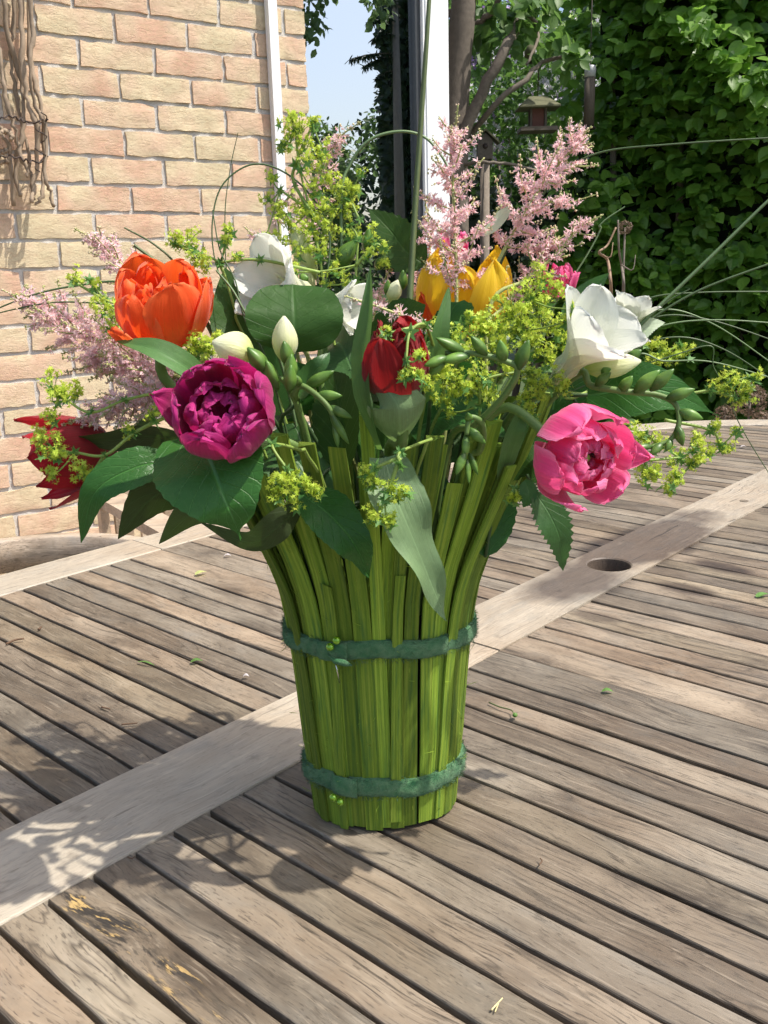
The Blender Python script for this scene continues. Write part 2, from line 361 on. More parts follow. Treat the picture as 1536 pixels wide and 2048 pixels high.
M_rot = mat_wood('teak_slat_rotten', TAB, W_BASE, W_PALE, W_DARK, rot=ROT)
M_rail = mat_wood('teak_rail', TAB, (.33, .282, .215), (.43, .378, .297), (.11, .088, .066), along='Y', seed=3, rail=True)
M_legs = mat_wood('teak_legs', None, (.36, .28, .2), (.5, .42, .32), (.12, .09, .06), along='Y', dark_patches=False)

HALF_IN, HALF_OUT, HALF_RAIL = 1.4235*H, 1.6245*H, .124*H
STR, B_OUT, B_IN = 1.235*H, 2.2*H, 2.0*H
SEAM = .842*H
def xin(y):
    d = abs(y)-STR
    return HALF_IN if d <= 0 else HALF_IN*math.sqrt(max(0, 1-(d/B_IN)**2))
def add_local(mb, name, mat, parent, smooth=False):
    o = bpy.data.objects.new(name, mb.mesh(name, None, smooth)); COL.objects.link(o); o.data.materials.append(mat); o.parent = parent; return o
def slat(x0, x1, y0, y1, mat=None, bev=.0011, thick=.022, ztop=None, nseg=14, name='slat'):
    """one board with softened, slightly wavy edges"""
    zt = ZT+(random.uniform(-.0007, .0005) if ztop is None else ztop); tilt = random.uniform(-.012, .012)
    P = []; ph = rng.uniform(0, 6.28, 6); yc = (y0+y1)/2; nseg = max(3, int(nseg))
    xs = np.linspace(x0, x1, nseg)
    for i, x in enumerate(xs):
        a = .0004*(math.sin(x*40+ph[0])+.7*math.sin(x*97+ph[1])); b = .0004*(math.sin(x*43+ph[2])+.7*math.sin(x*89+ph[3])); zz = .0003*math.sin(x*23+ph[4])
        e = bev if 0 < i < nseg-1 else bev
        l, r = y0+a, y1+b; dz = -.0008 if i in (0, nseg-1) else 0
        P.append([(x, l, zt-thick), (x, l, zt-e*1.3), (x, l+e*.35, zt-e*.45), (x, l+e, zt+zz+dz+tilt*(l-yc)), (x, yc, zt+zz+dz+.0002), (x, r-e, zt+zz+dz+tilt*(r-yc)), (x, r-e*.35, zt-e*.45), (x, r, zt-e*1.3), (x, r, zt-thick)])
    mb = MB(); P = np.array(P); mb.grid(P); m = P.shape[1]
    mb.f.append(tuple(range(m))); mb.f.append(tuple((nseg-1)*m+j for j in range(m-1, -1, -1)))
    mb.f = [q[::-1] for q in mb.f]
    return add_local(mb, name, mat or M_slat, TAB)
gap = .0035
def fill(edges, t0, t1):
    for a, b in zip(edges[:-1], edges[1:]):
        y0, y1 = a+gap/2, b-gap/2
        for sd in (-1, 1):
            xm = min(xin(y0), xin(y1))+.012
            if xm < HALF_RAIL+.02: continue
            x0, x1 = (HALF_RAIL+.0004, xm) if sd > 0 else (-xm, -HALF_RAIL-.0004)
            m = None
            if sd > 0 and y0 < ROT[1] < y1: m = M_rot
            slat(x0, x1, y0, y1, m)
pn = .0838*H; pm_ = .0884*H
near = [-SEAM-.0006+gap/2]+[(1.7605-TC_)*H-k*pn for k in range(0, 30)]
near = [y for y in near if y > -(STR+B_IN)+.02][::-1]
fill(near, 0, 0)
mid = [-SEAM+.0006-gap/2]+[(2.0355-TC_)*H+k*pm_ for k in range(0, 17)]+[SEAM-.0006+gap/2]
fill(mid, 0, 0)
far = [SEAM+.0006-gap/2]+[(3.73-TC_)*H+k*pn for k in range(0, 30)]
far = [y for y in far if y < STR+B_IN-.02]
fill(far, 0, 0)
# centre rail: three lengths, the middle one bored for the parasol
def rail_piece(y0, y1):
    o = slat(y0, y1, -HALF_RAIL, HALF_RAIL, M_rail, bev=.0012, thick=.026, ztop=.0009, nseg=10, name='centre_rail')
    for v in o.data.vertices: v.co = Vector((-v.co.y, v.co.x, v.co.z))
    o.data.update(); return o
rail_piece(-(STR+B_IN)+.0, -SEAM-.0007); rail_piece(SEAM+.0007, STR+B_IN)
hc = tpx(1218, 1130); hr = .0265; zt = ZT+.0009
mb = MB(); NS = 48; ang = np.linspace(0, 2*math.pi, NS, endpoint=False)
y0, y1 = -SEAM+.0007, SEAM-.0007
hy, hx = float(hc[1]), float(hc[0])
sq = []
for a in ang:
    c, s = math.cos(a), math.sin(a); k = HALF_RAIL/max(abs(c), abs(s)); sq.append((c*k*1.0, hy+s*k*1.0))
ring0 = [(hx+hr*math.cos(a), hy+hr*math.sin(a), zt-.0016) for a in ang]; ring1 = [(hx+(hr+.0016)*math.cos(a), hy+(hr+.0016)*math.sin(a), zt) for a in ang]
ringb = [(hx+hr*math.cos(a), hy+hr*math.sin(a), zt-.045) for a in ang]; ring2 = [(x, y, zt) for x, y in sq]
mb.grid(np.array([ringb, ring0, ring1, ring2]), True)
for lo, hi in ((y0, hy-HALF_RAIL), (hy+HALF_RAIL, y1)):
    mb.add([(-HALF_RAIL, lo, zt), (HALF_RAIL, lo, zt), (HALF_RAIL, hi, zt), (-HALF_RAIL, hi, zt)], [(0, 1, 2, 3)])
for sx in (-HALF_RAIL, HALF_RAIL):
    mb.add([(sx, y0, zt), (sx, y1, zt), (sx, y1, zt-.026), (sx, y0, zt-.026)], [(0, 1, 2, 3)])
for sy in (y0, y1):
    mb.add([(-HALF_RAIL, sy, zt), (HALF_RAIL, sy, zt), (HALF_RAIL, sy, zt-.026), (-HALF_RAIL, sy, zt-.026)], [(0, 1, 2, 3)])
rm = add_local(mb, 'centre_rail', M_rail, TAB)
# plug and screw hole in the far rail length
pg = tpx(1488, 1003); mb = MB(); mb.tube([(pg[0], pg[1], zt-.002), (pg[0], pg[1], zt+.0006)], .0065, 16)
add_local(mb, 'wood_plug', M_slat, TAB)
# rim boards
def rim(pts_out, pts_in, name='rim_board'):
    zt = ZT+.0012; e = .0015; P = []
    for (xo, yo), (xi, yi) in zip(pts_out, pts_in):
        d = np.array([xo-xi, yo-yi]); L = np.hypot(*d); d /= L; o = np.array([xo, yo]); i_ = np.array([xi, yi])
        row = [(*i_, zt-.026), (*i_, zt-e), (*(i_+d*e), zt), (*(o-d*e), zt), (*o, zt-e), (*o, zt-.026)]
        P.append(row)
    mb = MB(); P = np.array(P); mb.grid(P); mb.f.append(tuple(range(6))[::-1]); mb.f.append(tuple((len(P)-1)*6+j for j in range(6)))
    return add_local(mb, name, M_rail, TAB)
for sd in (-1, 1):
    ys = np.linspace(-SEAM+.0007, SEAM-.0007, 6)
    rim([(sd*HALF_OUT, y) for y in ys], [(sd*HALF_IN, y) for y in ys])
    th = np.linspace(0, math.pi, 49)
    po = [(HALF_OUT, sd*(SEAM+.0007))]+[(HALF_OUT*math.cos(a), sd*(STR+B_OUT*math.sin(a))) for a in th]+[(-HALF_OUT, sd*(SEAM+.0007))]
    pi_ = [(HALF_IN, sd*(SEAM+.0007))]+[(HALF_IN*math.cos(a), sd*(STR+B_IN*math.sin(a))) for a in th]+[(-HALF_IN, sd*(SEAM+.0007))]
    rim(po, pi_)
for sx in (-1, 1):
    add_local(MB().box((sx*.36-.012, -1.0, .655), (sx*.36+.012, 1.0, .722)), 'apron', M_legs, TAB)
    for sy in (-1, 1):
        add_local(MB().box((sx*.36-.035, sy*.93-.035, .03), (sx*.36+.035, sy*.93+.035, .7215)), 'leg', M_legs, TAB)
for sy in (-1., -.33, .33, 1.):
    add_local(MB().box((-.347, sy*.93-.012, .665), (.347, sy*.93+.012, .7215)), 'cross_bar', M_legs, TAB)

# ------------------------------------------------------------------ house: brick wall, trim, window
WANG = R_(34.27); WD = 2.75
wn_ = np.array([math.sin(WANG), -math.cos(WANG), 0]); wdv = np.array([math.cos(WANG), math.sin(WANG), 0])
W0 = CAM-wn_*WD; W0[2] = 0
def wpx(u, v, off=0.):
    """pixel -> (s, z) on the plane `off` metres in front of the wall face"""
    d = ray(u, v); P = CAM+d*(-(WD-off)/(wn_@d)); return np.array([(P-W0)@wdv, P[2]])
def wworld(s, y, z): return W0+wdv*s-wn_*y+np.array([0, 0, z])
HOUSE = empty('house', W0, 'yellow brick house wall with white trim and tall window', 'house'); HOUSE.rotation_euler = (0, 0, WANG)
def mat_brick():
    t = NT('yellow_brick'); tc = t.n('TexCoord'); ob = t.n('ObjectInfo'); co = tc.outputs['Object']; r = ob.outputs['Random']
    q = t.vmath('ADD', co, t.n('CombineXYZ', {0: t.math('MULTIPLY', r, 53.), 2: t.math('MULTIPLY', r, 17.)}).outputs[0])
    n1 = t.noise(q, 7., 2); n2 = t.noise(t.vmath('MULTIPLY', q, (1., 1., 2.2)), 45., 6, .65); n3 = t.noise(q, 240., 4, .7)
    f = t.math('ADD', t.math('MULTIPLY_ADD', t.math('SUBTRACT', n1, .5), 1.25, .55), t.math('MULTIPLY', t.math('SUBTRACT', r, .5), .26))
    c = t.ramp(f, [(.3, (.60, .51, .33)), (.45, (.65, .54, .36)), (.6, (.65, .475, .335)), (.78, (.61, .385, .27))])
    c = t.mix(t.ramp(n2, [(.3, (.75, .75, .75)), (.55, (0, 0, 0))]), c, (.50, .37, .23))
    c = t.mix(t.math('MULTIPLY', t.ramp(n3, [(.5, (0, 0, 0)), (.75, (1, 1, 1))]), .35), c, (.75, .62, .42))
    # handmade clay folds: thin creases
    cr = t.noise(t.vmath('MULTIPLY', q, (1., 1., 3.2)), 15., 5, .6, .6)
    crl = t.ramp(t.math('ABSOLUTE', t.math('SUBTRACT', cr, .5)), [(.0, (1, 1, 1)), (.035, (0, 0, 0))])
    h = t.math('SUBTRACT', t.math('ADD', t.math('MULTIPLY', n2, .6), t.math('MULTIPLY', n3, .7)), t.math('MULTIPLY', crl, .22))
    t.P(col=t.mix(t.math('MULTIPLY', crl, .12), c, (.3, .2, .12)), rough=.9, spec=.2, normal=t.bump(h, .7, .003)); return t.m
M_brick = mat_brick()
t = NT('mortar'); tc = t.n('TexCoord'); n1 = t.noise(tc.outputs['Object'], 160., 5, .7); n2 = t.noise(tc.outputs['Object'], 9., 3)
t.P(col=t.mix(n1, t.mix(n2, (.47, .44, .40), (.54, .51, .47)), (.62, .60, .56)), rough=.95, spec=.1, normal=t.bump(n1, .8, .004)); M_mortar = t.m
EDGE = float(wpx(612, 100)[0])+.0
wall = add_local(MB().box((-1.2, .0060, 0), (EDGE-.004, .30, 3.2)), 'brick_wall', M_mortar, HOUSE)
BP, CP, BH = .2185, .0766, .0640
z0 = float(wpx(250, 529)[1]); jt = float(wpx(398, 390)[0])
bricks = []
def brick_mesh(L, k):
    rs = np.random.default_rng(k); nx, nz = max(3, int(L/.022)), 5
    X = np.linspace(0, L, nx); Z = np.linspace(0, BH, nz); P = np.zeros((nx, nz, 3))
    for i, x in enumerate(X):
        for j, z in enumerate(Z):
            ed = min(i, nx-1-i) == 0 or min(j, nz-1-j) == 0
            P[i, j] = (x+rs.normal()*.0013, rs.normal()*.0013+(.0022*rs.random() if ed else 0), z+rs.normal()*(.0015 if ed else .0006)+(-.002*rs.random() if j == 0 else 0))
    mb = MB(); mb.grid(P)
    ring = [P[i, 0] for i in range(nx)]+[P[-1, j] for j in range(1, nz)]+[P[i, -1] for i in range(nx-2, -1, -1)]+[P[0, j] for j in range(nz-2, 0, -1)]
    back = [(p[0], .03, p[2]) for p in ring]; mb.grid(np.array([ring, back]), True)
    return mb.mesh('brick')
BM = [brick_mesh(BP-.0115, k) for k in range(14)]
for m_ in BM: m_.materials.append(M_brick)
for k in range(-15, 20):
    zb = z0+k*CP
    if zb < 0: continue
    o0 = jt+(0 if k % 2 == 0 else BP/2)+random.uniform(-.006, .006)
    i = math.floor((EDGE-o0)/BP)
    while True:
        s0 = o0+i*BP+.00575
        if s0 < -.45: break
        if s0+BP-.0115 > EDGE:
            L = EDGE-s0
            if L > .02:
                me = brick_mesh(L, 100+k); me.materials.append(M_brick); inst('brick', me, wall, Matrix.Translation((s0, 0, zb)))
        else:
            inst('brick', random.choice(BM), wall, Matrix.Translation((s0+random.uniform(-.001, .001), random.uniform(-.0015, .0015), zb+random.uniform(-.001, .001))))
        i -= 1
M_white = mat_plain('white_frame_paint', (.80, .81, .82), .35, .04, 20, .03, .5)
M_trim = M_white
ts = float(wpx(546, 200)[0])
tr_ = add_local(MB().box((ts-.015, -.030, 0), (ts+.015, -.004, 3.2)), 'trim_strip', M_trim, HOUSE)
fl, fr = float(wpx(848, 200, -.04)[0]), float(wpx(898, 200, -.04)[0])
fm = MB().box((fl, .04, 0), (fr, .11, 3.2))
# hollow bead along the post
fm.box((fl+.010, .036, 0), (fr-.012, .0398, 3.2))
WF = add_local(fm, 'window_frame', M_white, HOUSE)
M_seal = mat_plain('dark_sash', (.05, .055, .06), .4, .1)
add_local(MB().box((fl-.022, .055, 0), (fl-.0005, .095, 3.2)), 'sash_profile', M_seal, HOUSE)
add_local(MB().box((EDGE-.003, .052, 0), (EDGE+.018, .10, 3.2)), 'window_jamb', M_white, HOUSE)
add_local(MB().box((EDGE+.0182, .052, .1), (fl-.0222, .10, .16)), 'window_sill', M_white, HOUSE)
t = NT('window_glass'); fr_ = t.n('Fresnel', {'IOR': 1.52}); k = t.math('MULTIPLY_ADD', fr_, 1.6, .58, clamp=True)
tb = t.n('BsdfTransparent', {'Color': (.62, .66, .64, 1)}); gl = t.n('BsdfGlossy', {'Color': (.93, .97, 1., 1), 'Roughness': 0.0}); mx = t.n('MixShader')
t.set(mx, 0, k); t.t.links.new(tb.outputs[0], mx.inputs[1]); t.t.links.new(gl.outputs[0], mx.inputs[2]); t.t.links.new(mx.outputs[0], t.out.inputs[0]); M_glass = t.m
GY = .075
gp = add_local(MB().add([(EDGE+.0185, GY, .162), (fl-.0225, GY, .162), (fl-.0225, GY, 3.2), (EDGE+.0185, GY, 3.2)], [(0, 1, 2, 3)]), 'glass_pane', M_glass, WF)
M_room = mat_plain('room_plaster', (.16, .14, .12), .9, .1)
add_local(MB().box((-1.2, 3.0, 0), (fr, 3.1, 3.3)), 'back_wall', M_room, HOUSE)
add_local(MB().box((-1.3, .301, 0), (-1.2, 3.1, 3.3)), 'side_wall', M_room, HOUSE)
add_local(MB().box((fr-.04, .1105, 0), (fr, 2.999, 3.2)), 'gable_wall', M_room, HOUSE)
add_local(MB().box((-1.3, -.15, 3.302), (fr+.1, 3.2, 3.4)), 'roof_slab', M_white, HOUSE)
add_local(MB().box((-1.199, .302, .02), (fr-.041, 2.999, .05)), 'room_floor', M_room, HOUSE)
# curtain inside
M_cur = mat_plain('curtain_cloth', (.75, .78, .70), .8, .05); M_cur.node_tree.nodes
cs = float(wpx(800, 200, -.2)[0])
cu = empty('curtain', wworld(cs, .2, .06), 'pale green gathered curtain hanging behind the window glass', 'curtain')
X = np.linspace(0, 1, 40); P = np.zeros((2, 40, 3))
for j, x in enumerate(X):
    pt = wworld(cs-.03+.06*x, .2+.012*math.sin(x*22), 0)
    P[0, j] = pt+[0, 0, .07]; P[1, j] = pt+[0, 0, 3.1]
MB().grid(P).build('cloth', M_cur, cu)
rod = MB().tube([wworld(EDGE, .2, 3.11), wworld(fr-.05, .2, 3.11)], .01, 8).build('rod', M_white, cu)

# ------------------------------------------------------------------ twig ornament on the wall
M_twig = mat_plain('dry_twig', (.31, .235, .165), .8, .35, 60, .6)
M_wire = mat_plain('dark_wire', (.05, .035, .03), .6, .2)
tw0 = wpx(40, 200, .05)
TW = empty('twig_ornament', wworld(tw0[0], -.05, float(wpx(60, 410, .05)[1])), 'bundle of dry gnarled twigs tied with wire hanging on brick wall', 'twig ornament')
def wtw(u, v, off=.05): s, z = wpx(u, v, off); return wworld(s, -off, z)
twigs = [([(10, -120), (8, 30), (38, 150), (48, 260), (30, 330), (40, 395)], 8), ([(38, -120), (45, 60), (50, 180), (75, 260), (72, 350), (62, 405)], 9),
         ([(60, -120), (58, 100), (82, 210), (88, 300), (85, 380), (70, 412)], 7), ([(-25, -100), (-5, 90), (15, 210), (40, 300), (58, 355)], 7),
         ([(52, -120), (66, 60), (60, 130), (72, 215), (92, 260), (90, 350), (100, 385), (106, 414)], 6), ([(-40, -60), (-20, 200), (5, 265), (18, 300), (28, 410)], 7),
         ([(-60, 270), (-10, 268), (15, 262), (24, 278)], 9), ([(-60, 300), (-5, 305), (14, 300)], 8), ([(-60, 325), (0, 325), (18, 320)], 7), ([(25, -120), (28, 40), (20, 120), (40, 230), (60, 330), (66, 400)], 6)]
for i, (pts, w) in enumerate(twigs):
    off = [.045, .06, .05, .075, .085, .04, .07, .06, .055, .03][i]
    path = bez([wtw(u, v, off+.012*math.sin(v*.03+i)) for u, v in pts], 34); nz = rng.normal(size=path.shape)*.0024; path = path+nz
    rad = w*.55/FPX*3.0*(1+.18*np.sin(np.linspace(0, 22, 34)+i)+.1*rng.normal(size=34))*np.linspace(1.05, .75, 34)
    MB().tube(path, np.abs(rad), 7).build('twig', M_twig, TW)
for v0 in (240, 318):
    pth = [wtw(-50+u*1.35, v0+6*math.sin(u*.09)+random.uniform(-4, 4), .09+.012*math.sin(u*.35)) for u in range(0, 112, 4)]
    MB().tube(bez(pth, 80), .0022, 5).build('wire_tie', M_wire, TW)
pth = [wtw(82+12*math.sin(k*1.1), 225+k*7, .075+.03*math.cos(k*1.1)) for k in range(18)]
MB().tube(bez(pth, 110), .0017, 5).build('wire_tie', M_wire, TW)

# ------------------------------------------------------------------ garden chairs by the wall
M_chair = mat_wood('teak_chair', None, (.42, .33, .24), (.55, .46, .36), (.16, .12, .08), along='X', dark_patches=False)
def arc_chair():
    # top rail curve measured at seat-back height; plan arc through five points
    c = np.array([-.525, .66]); r = .245; z = .70
    root = empty('garden_armchair', (c[0], c[1]-.02, 0.03), 'teak garden armchair with curved back rail tucked behind table edge', 'chair', 'teak garden chairs')
    th = np.linspace(R_(-25), R_(205), 40); P = []
    for a in th:
        d = np.array([math.cos(a), math.sin(a)]); i_, o_ = c+d*(r-.011), c+d*(r+.011)
        P.append([(*i_, z-.055), (*i_, z-.003), (*(c+d*(r-.008)), z), (*(c+d*(r+.008)), z), (*o_, z-.003), (*o_, z-.055)])
    mb = MB(); P = np.array(P); mb.grid(P, True); mb.f.append(tuple(range(6))); mb.f.append(tuple(39*6+j for j in range(5, -1, -1))); mb.build('back_rail', M_chair, root)
    for a in np.linspace(R_(25), R_(155), 7):
        p = c+np.array([math.cos(a), math.sin(a)])*r
        MB().tube([(p[0]*.97+c[0]*.03, p[1]*.97+c[1]*.03, .43), (p[0], p[1], z-.056)], .009, 8).build('back_spindle', M_chair, root)
    for a in (-15, 55, 125, 195):
        p = c+np.array([math.cos(R_(a)), math.sin(R_(a))])*(r-.005)
        MB().box((p[0]-.018, p[1]-.018, .031), (p[0]+.018, p[1]+.018, z-.056)).build('leg', M_chair, root)
    for k in range(7): MB().box((c[0]-.2+k*.058, c[1]-.2, .40), (c[0]-.2+k*.058+.05, c[1]+.19, .42)).build('seat_slat', M_chair, root)
arc_chair()
def slat_chair():
    root = empty('slatted_chair', (-.42, 1.62, .03), 'slatted teak garden chair against brick wall, half hidden by leaves', 'chair', 'teak garden chairs')
    def p(s, y, z): return np.array([-.42, 1.62, 0])+wdv*s-wn_*y+np.array([0, 0, z])
    def bx(name, s0, s1, y0, y1, z0, z1):
        V = [p(s, y, z) for z in (z0, z1) for s, y in ((s0, y0), (s1, y0), (s1, y1), (s0, y1))]
        MB().add(V, [(3,2,1,0),(4,5,6,7),(0,1,5,4),(1,2,6,5),(2,3,7,6),(3,0,4,7)]).build(name, M_chair, root, smooth=False)
    bx('top_rail', -.27, .27, 0, .028, .60, .66); bx('lower_rail', -.249, .249, .002, .026, .43, .47)
    for k in range(8): bx('back_slat', -.235+k*.06, -.235+k*.06+.04, .006, .020, .4702, .5998)
    for s in (-.27, .25): bx('leg', s, s+.02, .002, .027, .0302, .5998); bx('leg', s, s+.02, -.42, -.395, .0302, .62); bx('armrest', s-.02, s+.04, -.45, -.001, .6205, .642)
    for k in range(6): bx('seat_slat', -.249, .249, -.42+k*.07, -.36+k*.07, .40, .418)
slat_chair()

# ------------------------------------------------------------------ garden: hedge
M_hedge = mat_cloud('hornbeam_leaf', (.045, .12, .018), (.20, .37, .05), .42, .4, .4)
M_bark = mat_plain('bark', (.18, .15, .12), .9, .35, 40, 1.)
M_core = mat_plain('core_shade', (.012, .02, .009), 1., .5, 10, .5)
h0 = at(1165, 520, 4.55); h1 = at(1640, 520, 4.15); hd = nrm([h1[0]-h0[0], h1[1]-h0[1], 0]); hn = np.array([hd[1], -hd[0], 0])
if hn[1] > 0: hn = -hn
h0[2] = h1[2] = 0; HL = np.linalg.norm(h1-h0)+.5
HEDGE = empty('hornbeam_hedge', h0+hd*HL/2-hn*.3, 'tall dark green clipped hornbeam hedge beyond the far table end', 'hedge')
def hsurf(a, z): return .10*np.sin(a*5.3+z*2.1)+.07*np.sin(z*6.1+a*3.)+.05*np.sin(a*13+z*9)
N = 12000
a = rng.uniform(-.16, HL, N); z = rng.uniform(.05, 2.95, N)
dep = np.abs(rng.normal(size=N))*.10
ns_ = 620; ki = rng.integers(0, ns_, N); ka = rng.uniform(-.1, HL, ns_); kz = rng.uniform(.05, 2.95, ns_); kd = rng.normal(size=ns_)*.6; kl = rng.uniform(.10, .30, ns_); q_ = rng.random(N)
clump = rng.random(N) < .62
a = np.where(clump, ka[ki]+kd[ki]*kl[ki]*q_+rng.normal(size=N)*.02, a); z = np.where(clump, kz[ki]-.12*kl[ki]*q_+rng.normal(size=N)*.018, z); dep = np.where(clump, .10-kl[ki]*q_*.75+np.abs(rng.normal(size=N))*.02, dep+.06)
pos = h0+hd*a[:, None]+hn*(hsurf(a, z)-dep)[:, None]; pos[:, 2] = z
left = a < .0
yd = nrm(hd*rng.normal(size=(N, 1))*.75+hn*rng.uniform(.15, 1., (N, 1))+np.array([0, 0, -1.])*rng.uniform(.0, .9, (N, 1)))
zd = nrm(hn*rng.uniform(.25, 1., (N, 1))+np.array([0, 0, 1.])*rng.uniform(.3, 1., (N, 1))+rng.normal(size=(N, 3))*.3)
sz = rng.uniform(.04, .10, N)
rel = pos-CAM; cz = rel@_fw; uu = 768+FPX*(rel@RT)/cz; vv = 1024-FPX*(rel@UP)/cz
infr = (uu > 1100) & (uu < 1560) & (vv > -20) & (vv < 860)
score = np.where(infr, sz/cz-dep*.25, -1); order = np.argsort(-score); top = order[:300]; rest = order[300:]
cloud('foliage', SERR_V, SERR_F, pos[rest], yd[rest], zd[rest], sz[rest], M_hedge, HEDGE)
lm = MB().add(SERR_V, SERR_F).mesh('leaf', smooth=False); lm.materials.append(M_hedge)
lm.attributes.new('leafrand', 'FLOAT', 'FACE')
hl = wloc(HEDGE)
for i in top:
    y_ = yd[i]; x_ = nrm(np.cross(y_, zd[i])); z_ = np.cross(x_, y_); p = pos[i]-hl; s = sz[i]
    inst('leaf', lm, HEDGE, Matrix(((x_[0]*s, y_[0]*s, z_[0]*s, p[0]), (x_[1]*s, y_[1]*s, z_[1]*s, p[1]), (x_[2]*s, y_[2]*s, z_[2]*s, p[2]), (0, 0, 0, 1))))
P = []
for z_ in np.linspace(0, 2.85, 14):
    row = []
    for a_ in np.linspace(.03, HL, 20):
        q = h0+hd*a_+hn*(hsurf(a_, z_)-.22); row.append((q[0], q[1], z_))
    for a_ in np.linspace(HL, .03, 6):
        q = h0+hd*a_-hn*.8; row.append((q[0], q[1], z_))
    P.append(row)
MB().grid(np.array(P), True).build('dark_core', M_core, HEDGE)  # closed dark hull, its colour stands in for the hedge's shaded inside
for a_ in np.arange(.1, HL, .35):
    q = h0+hd*a_-hn*.25
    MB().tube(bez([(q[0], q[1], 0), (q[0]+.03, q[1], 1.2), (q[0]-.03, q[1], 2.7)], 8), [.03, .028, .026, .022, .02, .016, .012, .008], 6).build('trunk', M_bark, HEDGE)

# ------------------------------------------------------------------ shrubs and trees
def shrub(name, label, c, r, n, leaf, mat, cat='shrub', group=None, blossoms=None, stems=5, lump=.35, seed=1, sbase=(0, 0)):
    """many leaves scattered through an uneven crown on several stems"""
    rs = np.random.default_rng(seed); c = np.asarray(c, float); r = np.asarray(r, float)
    root = empty(name, (c[0], c[1], 0.), label, cat, group)
    lob = c+rs.normal(size=(14, 3))*r*.5; lob[:, 2] = np.clip(lob[:, 2], c[2]-r[2], c[2]+r[2]); lr = rs.uniform(.28, .5, 14)
    k = rs.integers(0, 14, n); d = nrm(rs.normal(size=(n, 3))); rad = lr[k]*(rs.random(n)**.4)
    pos = lob[k]+d*rad[:, None]*r
    yd = nrm(d*.6+rs.normal(size=(n, 3))*.7+[0, 0, -.35]); zd = nrm(d+[0, 0, .6]+rs.normal(size=(n, 3))*.4)
    cloud('foliage', LEAF_V, LEAF_F, pos, yd, zd, leaf*rs.uniform(.7, 1.3, n), mat, root)
    for j in range(stems):
        tip = lob[j % 14]; b = np.array([c[0]+rs.normal()*.12+sbase[0], c[1]+rs.normal()*.12+sbase[1], 0]); m = (b+tip)/2+rs.normal(size=3)*.08
        MB().tube(bez([b, m, tip], 12), np.linspace(.028, .006, 12)*max(1, r[2]), 6).build('trunk' if stems == 1 else 'stem', M_bark, root)
    if blossoms:
        m, nb, sz_ = blossoms; nc = max(1, nb//14); cc = lob[rs.integers(0, 14, nc)]+nrm(rs.normal(size=(nc, 3)))*r*.42
        bp = np.repeat(cc, 14, 0)+rs.normal(size=(nc*14, 3))*.035
        cloud('blossoms', STAR_V, STAR_F, bp, nrm(rs.normal(size=(len(bp), 3))), nrm(rs.normal(size=(len(bp), 3))+[0, -1, .5]), sz_*rs.uniform(.7, 1.2, len(bp)), m, root)
    return root
M_shrub = mat_cloud('shrub_leaf', (.07, .12, .045), (.15, .23, .08), .4)
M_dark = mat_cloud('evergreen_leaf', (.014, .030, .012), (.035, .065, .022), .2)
M_light = mat_cloud('light_leaf', (.18, .26, .09), (.34, .44, .17), .5)
M_mid = mat_cloud('mid_leaf', (.05, .12, .025), (.11, .21, .04), .4)
M_bloss = mat_cloud('white_blossom', (.62, .56, .66), (.82, .78, .84), .3)
M_lilac = mat_cloud('lilac_blossom', (.30, .17, .42), (.42, .28, .52), .2)
G = 'shrubs in the back garden'
shrub('flowering_shrub', 'shrub with pale lilac-white blossom under the hanging bird feeder', at(1090, 300, 5.3), (.62, .4, .6), 2600, .045, M_mid, group=G, blossoms=(M_bloss, 1900, .018), seed=3)
shrub('flowering_shrub', 'pale blossom shrub at the left flank of the hedge', at(1175, 210, 6.0), (.35, .3, .6), 1600, .045, M_shrub, group=G, blossoms=(M_bloss, 900, .018), seed=13)
shrub('lilac_shrub', 'bright green lilac with purple flower clusters behind the tree trunk', at(965, 190, 6.6), (.42, .4, .6), 2200, .055, M_mid, group=G, blossoms=(M_lilac, 450, .02), seed=4)
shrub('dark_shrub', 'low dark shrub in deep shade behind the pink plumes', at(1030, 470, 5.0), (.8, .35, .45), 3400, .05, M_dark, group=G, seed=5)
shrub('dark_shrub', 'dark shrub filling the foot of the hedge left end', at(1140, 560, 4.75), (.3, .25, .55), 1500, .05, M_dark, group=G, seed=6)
shrub('willow_tree', 'pale green weeping tree far behind the feeders', at(1090, 150, 9.0), (1.1, .6, 1.3), 4200, .09, M_light, 'tree', seed=7, stems=3)
shrub('evergreen_tree', 'dark evergreen tree behind the bird feeder', at(1010, 130, 8.0), (.4, .4, 1.2), 1300, .07, M_shrub, 'tree', seed=8, stems=2)
shrub('evergreen_tree', 'far dark tree showing between hedge and feeders', at(1210, 120, 9.5), (.8, .5, 1.6), 2600, .1, M_shrub, 'tree', seed=9, stems=2)
shrub('garden_tree', 'distant green tree filling the garden behind the window post', at(940, 330, 11.), (2.6, .8, 1.7), 7000, .13, M_mid, 'tree', seed=10, stems=3)
shrub('garden_tree', 'distant bushy tree behind the hedge', at(1400, 330, 11.), (2.6, .8, 1.9), 4500, .15, M_shrub, 'tree', seed=11, stems=3)

